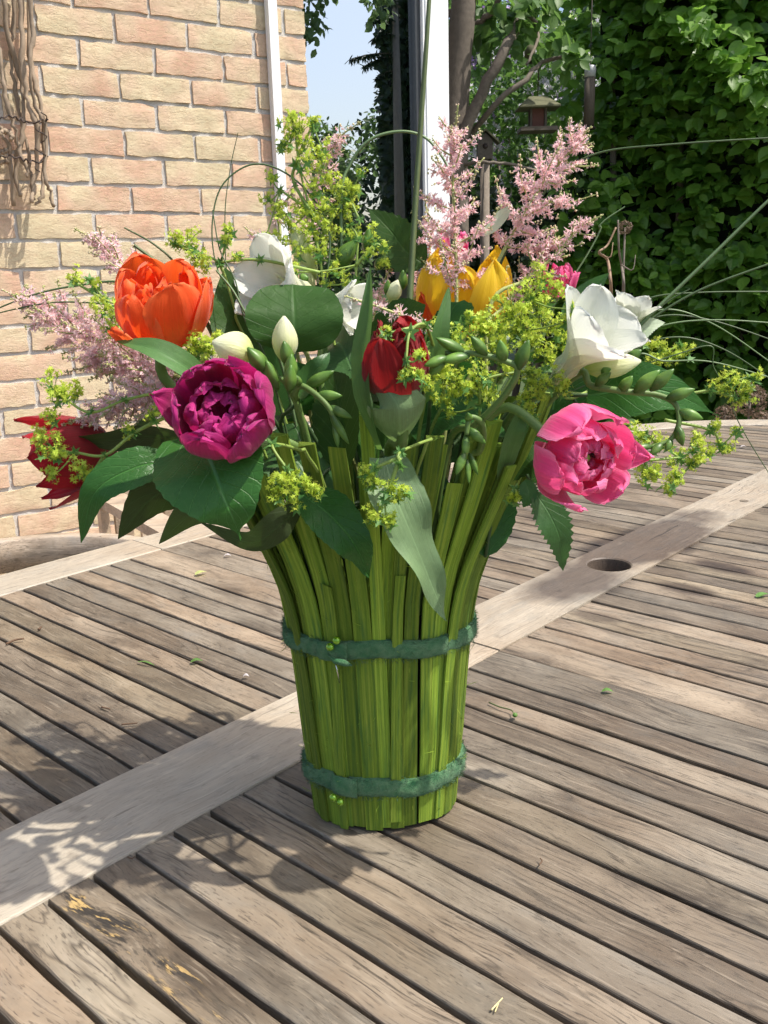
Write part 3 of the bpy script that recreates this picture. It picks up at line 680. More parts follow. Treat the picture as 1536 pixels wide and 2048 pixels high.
# fruit tree beside the window post
TY = 4.2
TREE = empty('fruit_tree', [*at(905, 500, TY)[:2], 0], 'tree with rough brown trunk and forked branches beside the white window post', 'tree')
b0 = at(905, 420, TY); tk = [(b0[0], b0[1], 0), (b0[0]+.01, b0[1], .6), at(908, 300, TY), at(918, 120, TY), at(930, -60, TY), at(920, -300, TY)]
path = bez(tk, 30); MB().tube(path, (np.linspace(.085, .05, 30)+rng.normal(size=30)*.002), 12).build('trunk', M_bark, TREE)
brs = [([(915, 300), (960, 190), (1010, 100), (1045, 20), (1075, -120)], .03, .018), ([(925, 295), (985, 215), (1060, 150), (1090, 125), (1130, 112)], .016, .008), ([(1045, 20), (1075, 60), (1055, 130)], .012, .006),
       ([(925, 60), (980, 30), (1010, -30)], .016, .012), ([(905, 20), (880, 50), (850, 40)], .012, .006), ([(905, 330), (960, 325), (1010, 328), (1100, 348)], .010, .006)]
for pts, r0, r1 in brs:
    path = bez([at(u, v, TY+.1*math.sin(u)) for u, v in pts], 16); MB().tube(path+rng.normal(size=path.shape)*.004, np.linspace(r0, r1, 16), 7).build('branch', M_bark, TREE)
cl = [(1010, 30, 55), (960, 70, 30), (1000, 75, 45), (1050, 60, 30), (940, 45, 40), (1080, 95, 40), (1120, 80, 25), (1090, 10, 40), (1140, 110, 30), (1060, 5, 40), (975, 10, 40), (930, 10, 25), (1040, 40, 30)]
pp = []; 
for u, v, r in cl:
    n_ = int(r*.6); c = at(u, v, TY+rng.uniform(-.2, .3)); pp.append(c+nrm(rng.normal(size=(n_, 3)))*(rng.random((n_, 1))**.5)*r/FPX*4.8*np.array([1, 1.3, .8]))
pp = np.vstack(pp); n_ = len(pp)
cloud('foliage', SERR_V, SERR_F, pp, nrm(rng.normal(size=(n_, 3))*.6+[0, -.3, -.7]), nrm(rng.normal(size=(n_, 3))*.5+[0, -.5, .8]), rng.uniform(.05, .09, n_), M_mid, TREE)

# bird feeders and nest box
M_mossw = mat_plain('mossy_roof', (.12, .12, .07), .95, .4, 30, .8); M_fred = mat_plain('red_brown_wood', (.16, .07, .055), .8, .3, 30, .5); M_fgrey = mat_plain('grey_wood', (.13, .11, .09), .9, .3, 30, .6)
FY = 4.5; k = (FY+.57)/FPX*.9
def feeder():
    c = at(1075, 232, FY); root = empty('bird_feeder', c-[0, 0, 33*k], 'house-shaped wooden bird feeder with mossy roof hanging in the garden', 'bird feeder')
    def hip(x, y, z): return c+np.array([x*k, y*k, z*k])
    mb = MB(); e = 42
    lo = [hip(-e, -e*.8, 16), hip(e, -e*.8, 16), hip(e, e*.8, 16), hip(-e, e*.8, 16)]; hi = [hip(-17, 0, 38), hip(17, 0, 38)]; lb = [q-np.array([0, 0, 3*k]) for q in lo]
    mb.add(np.array(lo+hi+lb), [(0, 1, 5, 4), (1, 2, 5), (2, 3, 4, 5), (3, 0, 4), (6, 7, 1, 0), (7, 8, 2, 1), (8, 9, 3, 2), (9, 6, 0, 3), (9, 8, 7, 6)]).build('roof', M_mossw, root, False)
    MB().box(hip(-12, -9, -23), hip(12, 9, 15.5)).build('seed_box', M_fred, root, False)
    for sx in (-15, 15):
        for sy in (-12, 12): MB().box(hip(sx-2, sy-2, -23), hip(sx+2, sy+2, 15.8)).build('post', M_fgrey, root, False)
    MB().box(hip(-38, -28, -31), hip(38, 28, -23.2)).build('tray', M_fgrey, root, False)
    MB().tube([hip(0, 0, 38), hip(2, 0, 160)], .003, 5).build('hanger', M_wire, root)
feeder()
def nestbox():
    c = at(965, 285, 4.35); k = 4.9/FPX; root = empty('nest_box', c-[0, 0, 40*k], 'small wooden nest box with pitched roof by the tree trunk', 'nest box')
    def q(x, y, z): return c+np.array([x*k, y*k, z*k])
    V = [q(-10, -12, -30), q(18, -12, -30), q(18, -12, 2), q(4, -12, 16), q(-10, -12, 2), q(-10, 14, -30), q(18, 14, -30), q(18, 14, 2), q(4, 14, 16), q(-10, 14, 2)]
    MB().add(V, [(0, 1, 2, 3, 4), (9, 8, 7, 6, 5), (0, 5, 6, 1), (1, 6, 7, 2), (4, 9, 5, 0), (2, 7, 8, 3), (3, 8, 9, 4)]).build('box', M_fgrey, root, False)
    for s_ in (-1, 1):
        MB().add([q(4, -18, 19), q(4+s_*26, -18, -4), q(4+s_*26, 18, -4), q(4, 18, 19), q(4, -18, 23), q(4+s_*27, -18, -1), q(4+s_*27, 18, -1), q(4, 18, 23)], [(0,1,2,3),(7,6,5,4),(0,4,5,1),(1,5,6,2),(2,6,7,3)]).build('roof', M_mossw, root, False)
    MB().tube([q(4, -12.5, -8), q(4, -11.5, -8)], 5*k, 12).build('entrance_hole', M_wire, root)
    MB().tube([q(4, 0, -29), (q(4, 0, 0)[0], q(4, 0, 0)[1], 0)], .025, 7).build('pole', M_bark, root)
nestbox()
M_steel = mat_plain('galvanised', (.5, .5, .5), .35, .1); M_seed = mat_plain('seed_mesh', (.10, .08, .06), .8, .4, 200, .6); M_milk = mat_plain('milky_plastic', (.55, .56, .55), .4, .05)
def tubefeeder(u, v, y, h1, h2, body, cap, label):
    c = at(u, v, y); k = (y+.57)/FPX; root = empty('tube_feeder', c-[0, 0, h2*k], label, 'bird feeder', 'hanging tube feeders')
    P_ = lambda z: c+np.array([0, 0, z*k])
    MB().tube([P_(-h2), P_(0)], 10*k, 14).build('tube', body, root); MB().tube([P_(.2), P_(h1*.8), P_(h1)], [10.5*k, 10.5*k, 9*k], 14).build('cap', cap, root)
    MB().tube([P_(-h2-4), P_(-h2-.2)], 13*k, 14).build('perch_tray', M_wire, root); MB().tube([P_(h1), P_(h1+120)], .002, 5).build('hanger', M_wire, root)
tubefeeder(1060, 85, 4.6, 40, 30, M_mossw, M_milk, 'tube bird feeder with white top hanging above the little wooden feeder')
tubefeeder(1180, 155, 4.4, 20, 85, M_seed, M_steel, 'dark tube bird feeder with silver cap at the hedge left end')

# twisted branches standing behind the bouquet, right side
M_hazel = mat_plain('hazel_bark', (.28, .18, .11), .6, .3, 50, .4)
def corkscrew(pts, r, mat, label):
    y = 2.1; q = at(*pts[-1], y); root = empty('twisted_branch', (q[0], q[1], 0), label, 'branch', 'corkscrew hazel branches')
    path = [at(u, v, y+.04*math.sin(v*.11)) for u, v in pts]+[(q[0]+.02, q[1], .5), (q[0], q[1], .0)]
    MB().tube(bez(path, 60), np.linspace(r*.6, r*1.4, 60), 8).build('stem', mat, root)
    MB().tube(bez([at(*pts[2], y), at(pts[2][0]+22, pts[2][1]+10, y-.02), at(pts[2][0]+28, pts[2][1]-20, y)], 8), np.linspace(r*.6, r*.25, 8), 6).build('side_shoot', mat, root)
corkscrew([(1232, 455), (1215, 490), (1198, 505), (1215, 520), (1221, 560), (1223, 600), (1230, 660)], .0042, M_hazel, 'light brown corkscrew hazel branch behind the white freesia')
corkscrew([(1236, 440), (1238, 500), (1243, 530), (1247, 560), (1247, 600), (1250, 660)], .004, M_bark, 'dark corkscrew hazel branch beside the lighter one')
M_dry = mat_cloud('dry_hydrangea', (.11, .07, .045), (.22, .15, .10), .2)
def dryhead(u, v, r, y, label):
    c = at(u, v, y); root = empty('dried_hydrangea', (c[0], c[1], 0), label, 'dried flower', 'dried hydrangea heads at the hedge foot'); R0 = r/FPX*(y+.57); n_ = 260
    d = rdir(n_); cloud('flower_head', STAR_V, STAR_F, c+d*R0*rng.uniform(.75, 1, (n_, 1)), rdir(n_), d, R0*.16, M_dry, root)
    MB().tube(bez([(c[0], c[1], 0), c*[1, 1, .5], c], 8), .004, 6).build('stem', M_bark, root)
for u, v, r, y, l in ((1500, 800, 34, 2.6, 'brown dried hydrangea head nearest the hedge right end'), (1450, 830, 22, 2.7, 'small brown dried hydrangea head just above far table edge'), (1250, 455, 14, 3.4, 'pale dried flower head beside the twisted branches'), (1530, 850, 30, 2.5, 'dried hydrangea head cut by the right picture edge')):
    dryhead(u, v, r, y, l)

# ------------------------------------------------------------------ trees beside the terrace (seen mirrored in the window)
def refl(u, v, dist):
    d = ray(u, v); d = d/np.linalg.norm(d); G_ = CAM+d*(-(WD+GY)/(wn_@d)); r_ = d-2*(d@wn_)*wn_; return G_+r_*dist
G2 = 'trees mirrored in the window'
c = refl(640, 300, 6.5); shrub('terrace_tree', 'leafy tree mirrored at the left of the window glass', (c[0], c[1], 1.75), (.40, .5, 1.0), 3400, .07, M_shrub, 'tree', G2, seed=21, stems=2)
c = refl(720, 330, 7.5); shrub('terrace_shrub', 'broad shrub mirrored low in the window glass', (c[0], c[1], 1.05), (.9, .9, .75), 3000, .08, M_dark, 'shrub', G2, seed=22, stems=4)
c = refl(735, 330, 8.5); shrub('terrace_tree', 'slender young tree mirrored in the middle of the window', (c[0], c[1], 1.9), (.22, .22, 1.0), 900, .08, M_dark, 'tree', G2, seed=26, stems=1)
c = refl(640, -25, 3.4); root = shrub('overhanging_tree', 'tree with hanging twigs mirrored at the top of the window', (c[0], c[1], c[2]+.25), (.26, .3, .5), 1700, .055, M_shrub, 'tree', G2, seed=23, stems=0)
b1 = refl(430, -120, 3.4); MB().tube(bez([(b1[0], b1[1], 0), (b1[0], b1[1], 1.5), b1, c+[0, 0, .3]], 24), np.linspace(.05, .008, 24), 7).build('trunk', M_bark, root)
# tall clipped yew, added to make the right half of the reflection dark
c0, c1 = refl(767, 200, 5.2), refl(870, 200, 5.2); cm = (c0+c1)/2; hw = np.linalg.norm((c1-c0)[:2])/2+.05; ax = nrm([c1[0]-c0[0], c1[1]-c0[1], 0]); cm = cm+ax*.08
Y = empty('reflection_yew', (cm[0], cm[1], 0), 'tall dark clipped yew column added to darken the right of the window reflection', 'tree', G2)
n_ = 9000; pz = rng.uniform(.1, 4.2, n_); th = rng.uniform(0, 2*math.pi, n_); ww = hw*np.clip((4.5-pz)*1.2, .2, 1)
pos = np.stack([cm[0]+np.cos(th)*ww*ax[0]-np.sin(th)*.5*ax[1], cm[1]+np.cos(th)*ww*ax[1]+np.sin(th)*.5*ax[0], pz], -1)
cloud('foliage', LEAF_V, LEAF_F, pos, rdir(n_), nrm(np.stack([np.cos(th), np.sin(th), .3+0*th], -1)), .09, M_dark, Y)
a = np.linspace(0, 2*math.pi, 16, endpoint=False); P = [[(cm[0]+.88*min(1, (4.5-z_)*1.2)*(np.cos(b)*hw*ax[0]-np.sin(b)*.5*ax[1]), cm[1]+.88*min(1, (4.5-z_)*1.2)*(np.cos(b)*hw*ax[1]+np.sin(b)*.5*ax[0]), z_) for b in a] for z_ in (0, 1.5, 3, 4.0, 4.3)]
MB().grid(np.array(P), True).build('dark_core', M_core, Y)  # dark hull inside the yew, shade put into its colour
# conifer boughs
c = refl(762, 60, 4.6); root = empty('cedar_tree', (c[0]+.15*ax[0], c[1]+.15*ax[1], 0), 'cedar with drooping boughs mirrored beside the added yew', 'tree', G2)
base = np.array([c[0]+.12*ax[0], c[1]+.12*ax[1], 0.]); MB().tube([base, base+[0, 0, 1.6], base+[0, 0, 3.4]], [.06, .045, .02], 8).build('trunk', M_bark, root)
bp = []; bd_ = []
for (u, v, u2, v2) in ((800, 40, 735, 45), (800, 30, 750, 75), (800, 108, 700, 118), (800, 112, 728, 132), (800, 140, 752, 158), (800, 15, 760, -10), (800, 70, 745, 78)):
    A, B = refl(u, v, 4.6), refl(u2, v2, 4.6); path = bez([A, (A+B)/2+[0, 0, .02], B], 26); MB().tube(path, np.linspace(.008, .002, 26), 5).build('branch', M_bark, root)
    for q in path[6:]:
        for _ in range(9): bp.append(q); bd_.append(nrm(rng.normal(size=3)*.5+[0, 0, -.8]))
bp = np.array(bp); cloud('foliage', BLADE_V, BLADE_F, bp, np.array(bd_), rdir(len(bp)), rng.uniform(.03, .07, len(bp)), M_dark, root, width=np.full(len(bp), .012))

# ================================================================== THE VASE
VX, VY = .0, .004; DF = .72           # slightly oval: shallower than wide
RZ = np.array([0, .03, .06, .10, .13, .16, .185, .21, .235, .26, .29]); RR = np.array([.0465, .0490, .0520, .0545, .0570, .0610, .0690, .0800, .0910, .1010, .1120])
def rad(z): return float(np.interp(z, RZ, RR))+.0016
VASE = empty('strip_vase', (VX, VY, ZT), 'flared green vase made of upright wooden strips with two felt bands', 'vase')
def mat_strip():
    t = NT('dyed_wood_strip'); uv = t.n('UVMap'); ob = t.n('ObjectInfo'); sx = t.n('SeparateXYZ', {0: uv.outputs[0]}); r = ob.outputs['Random']
    q = t.n('CombineXYZ', {0: t.math('MULTIPLY', sx.outputs[0], 3.), 1: t.math('ADD', t.math('MULTIPLY', sx.outputs[1], 9.), t.math('MULTIPLY', r, 77.)), 2: t.math('MULTIPLY', r, 31.)}).outputs[0]
    q2 = t.vmath('MULTIPLY', q, (.8, 7., 1.))
    n1 = t.noise(q, 1., 4); n2 = t.noise(q2, 1., 4, .7); n3 = t.noise(t.vmath('MULTIPLY', q, (1.6, .5, 1.)), 1.3, 3)
    c = t.ramp(n1, [(.28, (.125, .225, .024)), (.5, (.23, .345, .036)), (.72, (.36, .46, .065))])
    c = t.mix(t.math('MULTIPLY', t.ramp(n3, [(.5, (0, 0, 0)), (.7, (1, 1, 1))]), .6), c, (.03, .14, .04))
    c = t.mix(t.math('MULTIPLY', t.ramp(n2, [(.34, (1, 1, 1)), (.46, (0, 0, 0))]), .75), c, (.035, .08, .01))
    k = t.math('MULTIPLY_ADD', t.math('FRACT', t.math('MULTIPLY', r, 5.7)), .85, .55); c = t.mix(1., c, t.n('CombineColor', {0: k, 1: k, 2: k}).outputs[0], 'MULTIPLY')
    sp = t.ramp(t.noise(t.vmath('MULTIPLY', q, (4., 1.2, 1.)), 1.5, 4), [(.66, (0, 0, 0)), (.74, (1, 1, 1))]); c = t.mix(t.math('MULTIPLY', sp, .45), c, (.20, .17, .05))
    t.P(col=c, rough=.7, spec=.2, normal=t.bump(n2, .6, .0008)); t.translucent((.15, .3, .03), .12); return t.m
M_strip = mat_strip()
def strip(th, w, ztop, lean, dr, bow=0., z0=0.0015, name='strip'):
    n = 16; P = []; zz = np.linspace(z0, ztop, n)
    for i, z in enumerate(zz):
        f = i/(n-1); a = th+lean*(f-.35); r = rad(z)+dr+bow*f*f; x, y = math.cos(a)*r, math.sin(a)*r*DF
        nx, ny = nrm([math.cos(a)/1., math.sin(a)/DF, 0])[:2]; tx, ty = -ny, nx
        wv = w*(1-.12*math.sin(f*3+th*5)); tk = .0009; row = []
        for sx, so in ((-.5, 0), (-.25, .0001), (0, .0001), (.25, .0001), (.5, 0)): row.append((VX+x+tx*wv*sx+nx*(tk+so), VY+y+ty*wv*sx+ny*(tk+so), ZT+z))
        for sx in (.5, -.5): row.append((VX+x+tx*wv*sx-nx*tk, VY+y+ty*wv*sx-ny*tk, ZT+z))
        P.append(row)
    P = np.array(P); P[-1, :, 2] += np.linspace(-.002, .002, 7)*random.uniform(-1, 1)
    mb = MB(); mb.grid(P, True); mb.f.append(tuple(range(6, -1, -1))); mb.f.append(tuple((n-1)*7+j for j in range(7)))
    return mb.build(name, M_strip, VASE, smooth=False)
NST = 36
tops = {}
for i in range(NST):
    th = -math.pi/2+2*math.pi*i/NST+random.uniform(-.02, .02)
    strip(th, random.choice([.0080, .0092, .0098, .0104]), random.choice([.25, .26, .275, .285, .30, .27])+random.uniform(-.012, .012), random.uniform(-.05, .05), random.uniform(-.0004, .0008), random.uniform(-.003, .006), z0=random.uniform(.0005, .005))
for i in range(26):      # inner layer closing the gaps, outer overlaps
    th = -math.pi/2+2*math.pi*(i+.5)/26+random.uniform(-.05, .05)
    strip(th, random.uniform(.008, .011), random.uniform(.22, .29), random.uniform(-.08, .08), -.0034, random.uniform(-.004, .004))
for i in range(4):
    th = -math.pi/2+random.uniform(-1.5, 1.5)
    strip(th, random.uniform(.005, .008), random.uniform(.15, .25), random.uniform(-.14, .14), .0026, random.uniform(-.002, .008), z0=random.uniform(.0, .01))
nf = 150; b_ = rng.uniform(-math.pi, 0, nf); zf = rng.uniform(.004, .24, nf); rf = np.array([rad(z) for z in zf])+.0022
cloud('frayed_fibres', BLADE_V, BLADE_F, np.stack([VX+np.cos(b_)*rf, VY+np.sin(b_)*rf*DF, ZT+zf], -1), nrm(np.stack([np.cos(b_)*.5, np.sin(b_)*.5, 0*b_], -1)+rdir(nf)*.9+[0, 0, .4]), rdir(nf), rng.uniform(.003, .010, nf), M_strip, VASE, width=np.full(nf, .00028))
M_pot = mat_plain('black_pot', (.012, .012, .012), .5, .1)
a = np.linspace(0, 2*math.pi, 32, endpoint=False)
P = np.array([[(VX+math.cos(b)*(r-.009)*k_, VY+math.sin(b)*(r*DF-.008)*k_, ZT+z) for b in a] for z, r, k_ in ((.004, .047, .02), (.004, .047, 1), (.10, .0545, 1), (.15, .059, 1), (.15, .056, .97), (.08, .05, .9), (.08, .05, .02))])
MB().grid(P, True).build('inner_pot', M_pot, VASE)
# felt bands
t = NT('green_felt'); tc = t.n('TexCoord'); n1 = t.noise(tc.outputs['Object'], 900., 4, .7); n2 = t.noise(tc.outputs['Object'], 150., 4, .65)
fc = t.mix(t.ramp(n2, [(.3, (0, 0, 0)), (.7, (1, 1, 1))]), (.04, .14, .055), (.17, .27, .145)); fc = t.mix(t.math('MULTIPLY', n1, .5), fc, (.05, .19, .09))
t.P(col=fc, rough=1., spec=.03, sheen=.12, normal=t.bump(t.math('ADD', n1, n2), .9, .0015)); M_felt = t.m
M_pearl = NT('pearl_green').P(col=(.20, .42, .01), rough=.12, coat=1., metal=.55).m
M_pin = NT('steel_pin').P(col=(.6, .6, .6), rough=.25, metal=1.).m
def band(zc, hgt, dr, sag, pearls, tail):
    th = np.linspace(R_(-115), R_(-115)+2*math.pi*1.0+.12, 90); P = []
    for i, b in enumerate(th):
        r = rad(zc)+dr+(.0035 if i > 84 else 0); wob = .0012*math.sin(b*3+zc*50)+.0008*math.sin(b*7)
        dz = wob+sag*(1+math.sin(-b))*.0; c = np.array([VX+math.cos(b)*r, VY+math.sin(b)*r*DF, ZT+zc+dz]); nx = np.array([math.cos(b), math.sin(b)/DF, 0]); nx = nrm(nx)
        row = []
        for k_ in range(12):
            q = 2*math.pi*k_/12; row.append(c+nx*(.0030*math.cos(q)*(1+.15*math.sin(b*23+k_)))+np.array([0, 0, hgt/2*np.sign(math.sin(q))*abs(math.sin(q))**.6*(1+.05*math.sin(b*31+k_))]))
        P.append(row)
    mb = MB(); mb.grid(np.array(P), True); mb.f.append(tuple(range(11, -1, -1))); mb.f.append(tuple(89*12+j for j in range(12)))
    bo = mb.build('felt_band', M_felt, VASE)
    # fuzz
    nf = 4200; b = rng.uniform(0, 2*math.pi, nf); r = rad(zc)+dr+.0018; zz = rng.uniform(-.5, .5, nf)*hgt*1.1
    pos = np.stack([VX+np.cos(b)*r, VY+np.sin(b)*r*DF, ZT+zc+zz], -1)
    cloud('felt_fuzz', BLADE_V, BLADE_F, pos, nrm(rdir(nf)+np.stack([np.cos(b), np.sin(b), np.sign(zz)*.8], -1)*.9), rdir(nf), rng.uniform(.0012, .0036, nf), M_felt, bo, width=np.full(nf, .00025))
    for (u, v) in pearls:
        p = at(u, v, VY-rad(zc)*DF*.93-.007); mbp = MB().ball(p, .0026, 14, 10); mbp.build('pearl', M_pearl, VASE)
    if tail: MB().tube([at(tail[0], tail[1], VY-rad(zc)*DF-.004), at(tail[2], tail[3], VY-rad(zc-.03)*DF-.003)], .0004, 5).build('pin', M_pin, VASE)
band(.1325, .0125, .0026, 0, [(673, 1281), (660, 1294)], (672, 1330, 679, 1366)); band(.0345, .0135, .0024, 0, [(666, 1595), (680, 1604)], None)
# felt tail tab
p = [at(u, v, VY-.051) for u, v in ((655, 1308), (665, 1316), (690, 1322), (705, 1332), (690, 1333), (668, 1328))]
MB().add(np.array(p+[q+np.array([0, .002, 0]) for q in p]), [tuple(range(6)), tuple(range(11, 5, -1))]+[(i, i+6, (i+1) % 6+6, (i+1) % 6) for i in range(6)]).build('felt_tail', M_felt, VASE)

# ================================================================== THE BOUQUET
PX = 1/FPX*.56
M_stem = mat_plain('green_stem', (.12, .20, .05), .5, .25, 60, .2); M_stem_d = mat_plain('dark_stem', (.045, .085, .03), .5, .25, 60, .2); M_stem_y = mat_plain('lime_stem', (.24, .34, .07), .5, .2, 60, .2)
def vase_root(tip, k=.35):
    """where a stem leaves the pot: near the axis, leaning towards its tip"""
    d = np.array([tip[0]-VX, tip[1]-VY, 0]); L = np.linalg.norm(d)+1e-6; d = d/L*min(.036, L*k); d[1] *= .8
    return np.array([VX, VY, ZT+.095])+d
def over_rim(p):
    """way point above the flared rim for things that hang outside it"""
    p = np.asarray(p); x, y, z = p[0]-VX, (p[1]-VY)/DF, p[2]-ZT; e = math.hypot(x, y)
    if z < .275 and e > rad(max(z, .17))-.004:
        f = .086/e; return [np.array([VX+x*f, VY+y*f*DF, ZT+.24]), np.array([VX+x*min(1, .118/e), VY+y*DF*min(1, .118/e), max(ZT+.285, p[2])])]
    if z >= .275 and e > .1:
        f = .074/e; return [np.array([VX+x*f, VY+y*f*DF, ZT+.25])]
    return []
def stem_to(tip, direction=None, n=18, k=.35, lift=.5):
    b = vase_root(tip, k); wp = over_rim(tip)
    if wp:
        ex = [tip-nrm(direction)*.03] if direction is not None and len(wp) == 1 else []
        return bez([b]+wp[:1 if np.hypot(tip[0], tip[1]) < .13 else 2]+ex+[tip], n)
    m = b+(tip-b)*.55; m[0] = b[0]+(tip[0]-b[0])*.36; m[1] = b[1]+(tip[1]-b[1])*.36; m[2] = b[2]+(tip[2]-b[2])*.62
    pts = [b, m, tip]
    if direction is not None: pts = [b, m, tip-nrm(direction)*.03, tip]
    return bez(pts, n)
def wprof(u, u0, e):
    u = np.asarray(u, float); w = np.sin(np.pi/2*np.clip(u/u0, 0, 1))**.75
    t_ = np.clip((u-u0)/(1-u0), 0, 1); w2 = np.sqrt(np.clip(1-t_**2, 0, 1)) if e == 'round' else (1-t_**1.7)
    return np.where(u < u0, w, w2)
def petal(origin, axis, theta, prof, W, u0=.6, tip='round', rho=1.0, ruffle=.0, curl=0., jit=.0, seed=0, up=(0, 0, 1), n=18, m=15, base_w=.25, notch=0.):
    """petal patch on a cup: prof = [(r,z)...] centre line"""
    rs = np.random.default_rng(seed); X, Y_, Z = frame(axis, up); pr = bez([(r, z, 0) for r, z in prof], n*3)[:, :2]
    tt = 1-(1-np.linspace(0, 1, n))**1.5; idx = tt*(n*3-1); P = np.zeros((n, m, 3)); ph = rs.uniform(0, 6.28, 5)
    w = W*np.maximum(wprof(tt, u0, tip), np.where(tt < .3, base_w, .0)); 
    for i in range(n):
        r, z = [np.interp(idx[i], np.arange(n*3), pr[:, c]) for c in (0, 1)]; R0 = max(abs(r)*rho, .006)
        u = tt[i]
        for j in range(m):
            v = -1+2*j/(m-1); arc = v*max(w[i], .0003); a = np.clip(arc/R0, -1.9, 1.9)
            rr = r-R0+R0*math.cos(a); tg = R0*math.sin(a)
            rf = ruffle*(u**1.5)*(math.sin(v*4.2+ph[0]+u*3)+.6*math.sin(v*8.5+ph[1])+.4*math.sin(v*13+ph[2]))
            zz = z+ruffle*.9*u**3*(math.sin(v*6+ph[3])+.6*math.sin(v*11+ph[4]))-notch*u**4*math.exp(-(v*4)**2)
            P[i, j] = (rr+rf+curl*(v*v)*u, tg, zz)
            if i >= n-3 or j in (0, m-1): P[i, j] += rs.normal(size=3)*.00022*u
    c, s = math.cos(theta), math.sin(theta)
    Q = np.stack([P[..., 0]*c-P[..., 1]*s, P[..., 0]*s+P[..., 1]*c, P[..., 2]], -1)
    W_ = origin+Q[..., 0:1]*X+Q[..., 1:2]*Y_+Q[..., 2:3]*Z
    return MB().grid(W_)
GT = 'tulips in the bouquet'
def tulip(label, base, axis, mat, whorls, name='tulip', stem=True, up=(0, 0, 1), stamens=False, seed=0, s=1., stem_r=.0032, stem_m=None):
    base = np.asarray(base, float); pth = stem_to(base, axis); root = empty(name, pth[0], label, 'tulip', GT)
    if stem: MB().tube(pth, stem_r, 9).build('stem', stem_m or M_stem, root)
    rs = np.random.default_rng(seed)
    for (cnt, off, prof, W, kw) in whorls:
        for k_ in range(cnt):
            th = off+2*math.pi*k_/cnt+rs.uniform(-.12, .12); sc_ = 1+rs.uniform(-.07, .07); o = rs.uniform(-.05, .05)
            sc_ *= s; pr = [(r*(sc_+o*(i/(len(prof)-1))), z*sc_) for i, (r, z) in enumerate(prof)]
            kk = dict(kw); kk['seed'] = int(rs.integers(1e6)); m_ = kk.pop('mat', mat)
            petal(base, axis, th, pr, W*sc_, up=up, **kk).build('petal', m_, root)
    if stamens:
        X, Y_, Z = frame(axis, up)
        for k_ in range(6):
            d = X*math.cos(k_*1.047)+Y_*math.sin(k_*1.047); p0 = base+Z*.006+d*.003; p1 = base+Z*.02+d*.007
            MB().tube([p0, (p0+p1)/2, p1], [.0006, .0006, .0014], 6).build('stamen', M_stamen, root)
        MB().tube([base, base+Z*.012, base+Z*.022], [.0025, .003, .002], 8).build('pistil', M_stem_y, root)
    return root
M_stamen = mat_plain('stamen', (.09, .03, .04), .8)
M_orange = mat_petal('orange_petal', (.80, .30, .03), (.84, .11, .015), (.88, .14, .03), .3, .42, .2, (1., .15, .02), (.90, .26, .08))
M_purple = mat_petal('purple_petal', (.30, .02, .08), (.40, .010, .125), (.50, .025, .21), .25, .45, .3, (.62, .01, .15))
M_pink = mat_petal('pink_petal', (.70, .21, .30), (.80, .065, .245), (.88, .155, .375), .25, .48, .2, (1., .09, .3), (.90, .29, .49))
M_red = mat_petal('red_petal', (.22, .02, .02), (.24, .006, .010), (.32, .012, .015), .25, .5, .3, (.5, .01, .01))
M_dkred = mat_petal('crimson_petal', (.30, .05, .04), (.34, .008, .02), (.42, .012, .025), .25, .45, .3, (.62, .01, .02))
M_yellow = mat_petal('yellow_petal', (.86, .36, .02), (.92, .60, .02), (.95, .70, .04), .3, .45, .12, (1., .6, .02), (.93, .66, .06))
M_white_p = mat_petal('white_petal', (.72, .74, .42), (.80, .81, .72), (.84, .85, .82), .3, .5, .05, (.85, .88, .75))
M_cream = mat_petal('cream_bud', (.40, .48, .12), (.72, .74, .40), (.80, .80, .56), .2, .45, .08, (.8, .85, .4))

# --- orange tulip, upper left
cup = [(.004, 0), (.019, .004), (.029, .020), (.0295, .040), (.025, .054)]
tulip('open orange tulip at upper left against the brick wall', at(328, 678, -.035), (.10, -.50, 1.), M_orange,
      [(3, -1.25, cup, .025, dict(u0=.58, rho=1.05, ruffle=.0012, curl=.001)),
       (3, -.20, [(.004, 0), (.022, .003), (.033, .018), (.036, .036), (.034, .050)], .0235, dict(u0=.55, rho=1.1, ruffle=.0016, curl=-.002)),
       (5, .5, [(.003, .002), (.015, .010), (.024, .028), (.022, .047)], .015, dict(u0=.6, rho=1.0, ruffle=.0028, curl=.002)),
       (4, 1.1, [(.003, .002), (.010, .010), (.014, .026), (.011, .040)], .011, dict(u0=.6, rho=1.0, ruffle=.003)),
       (2, -2.4, [(.004, 0), (.024, .002), (.038, .014), (.046, .030)], .019, dict(u0=.55, rho=1.2, ruffle=.002, curl=-.002))], seed=5, s=.77)
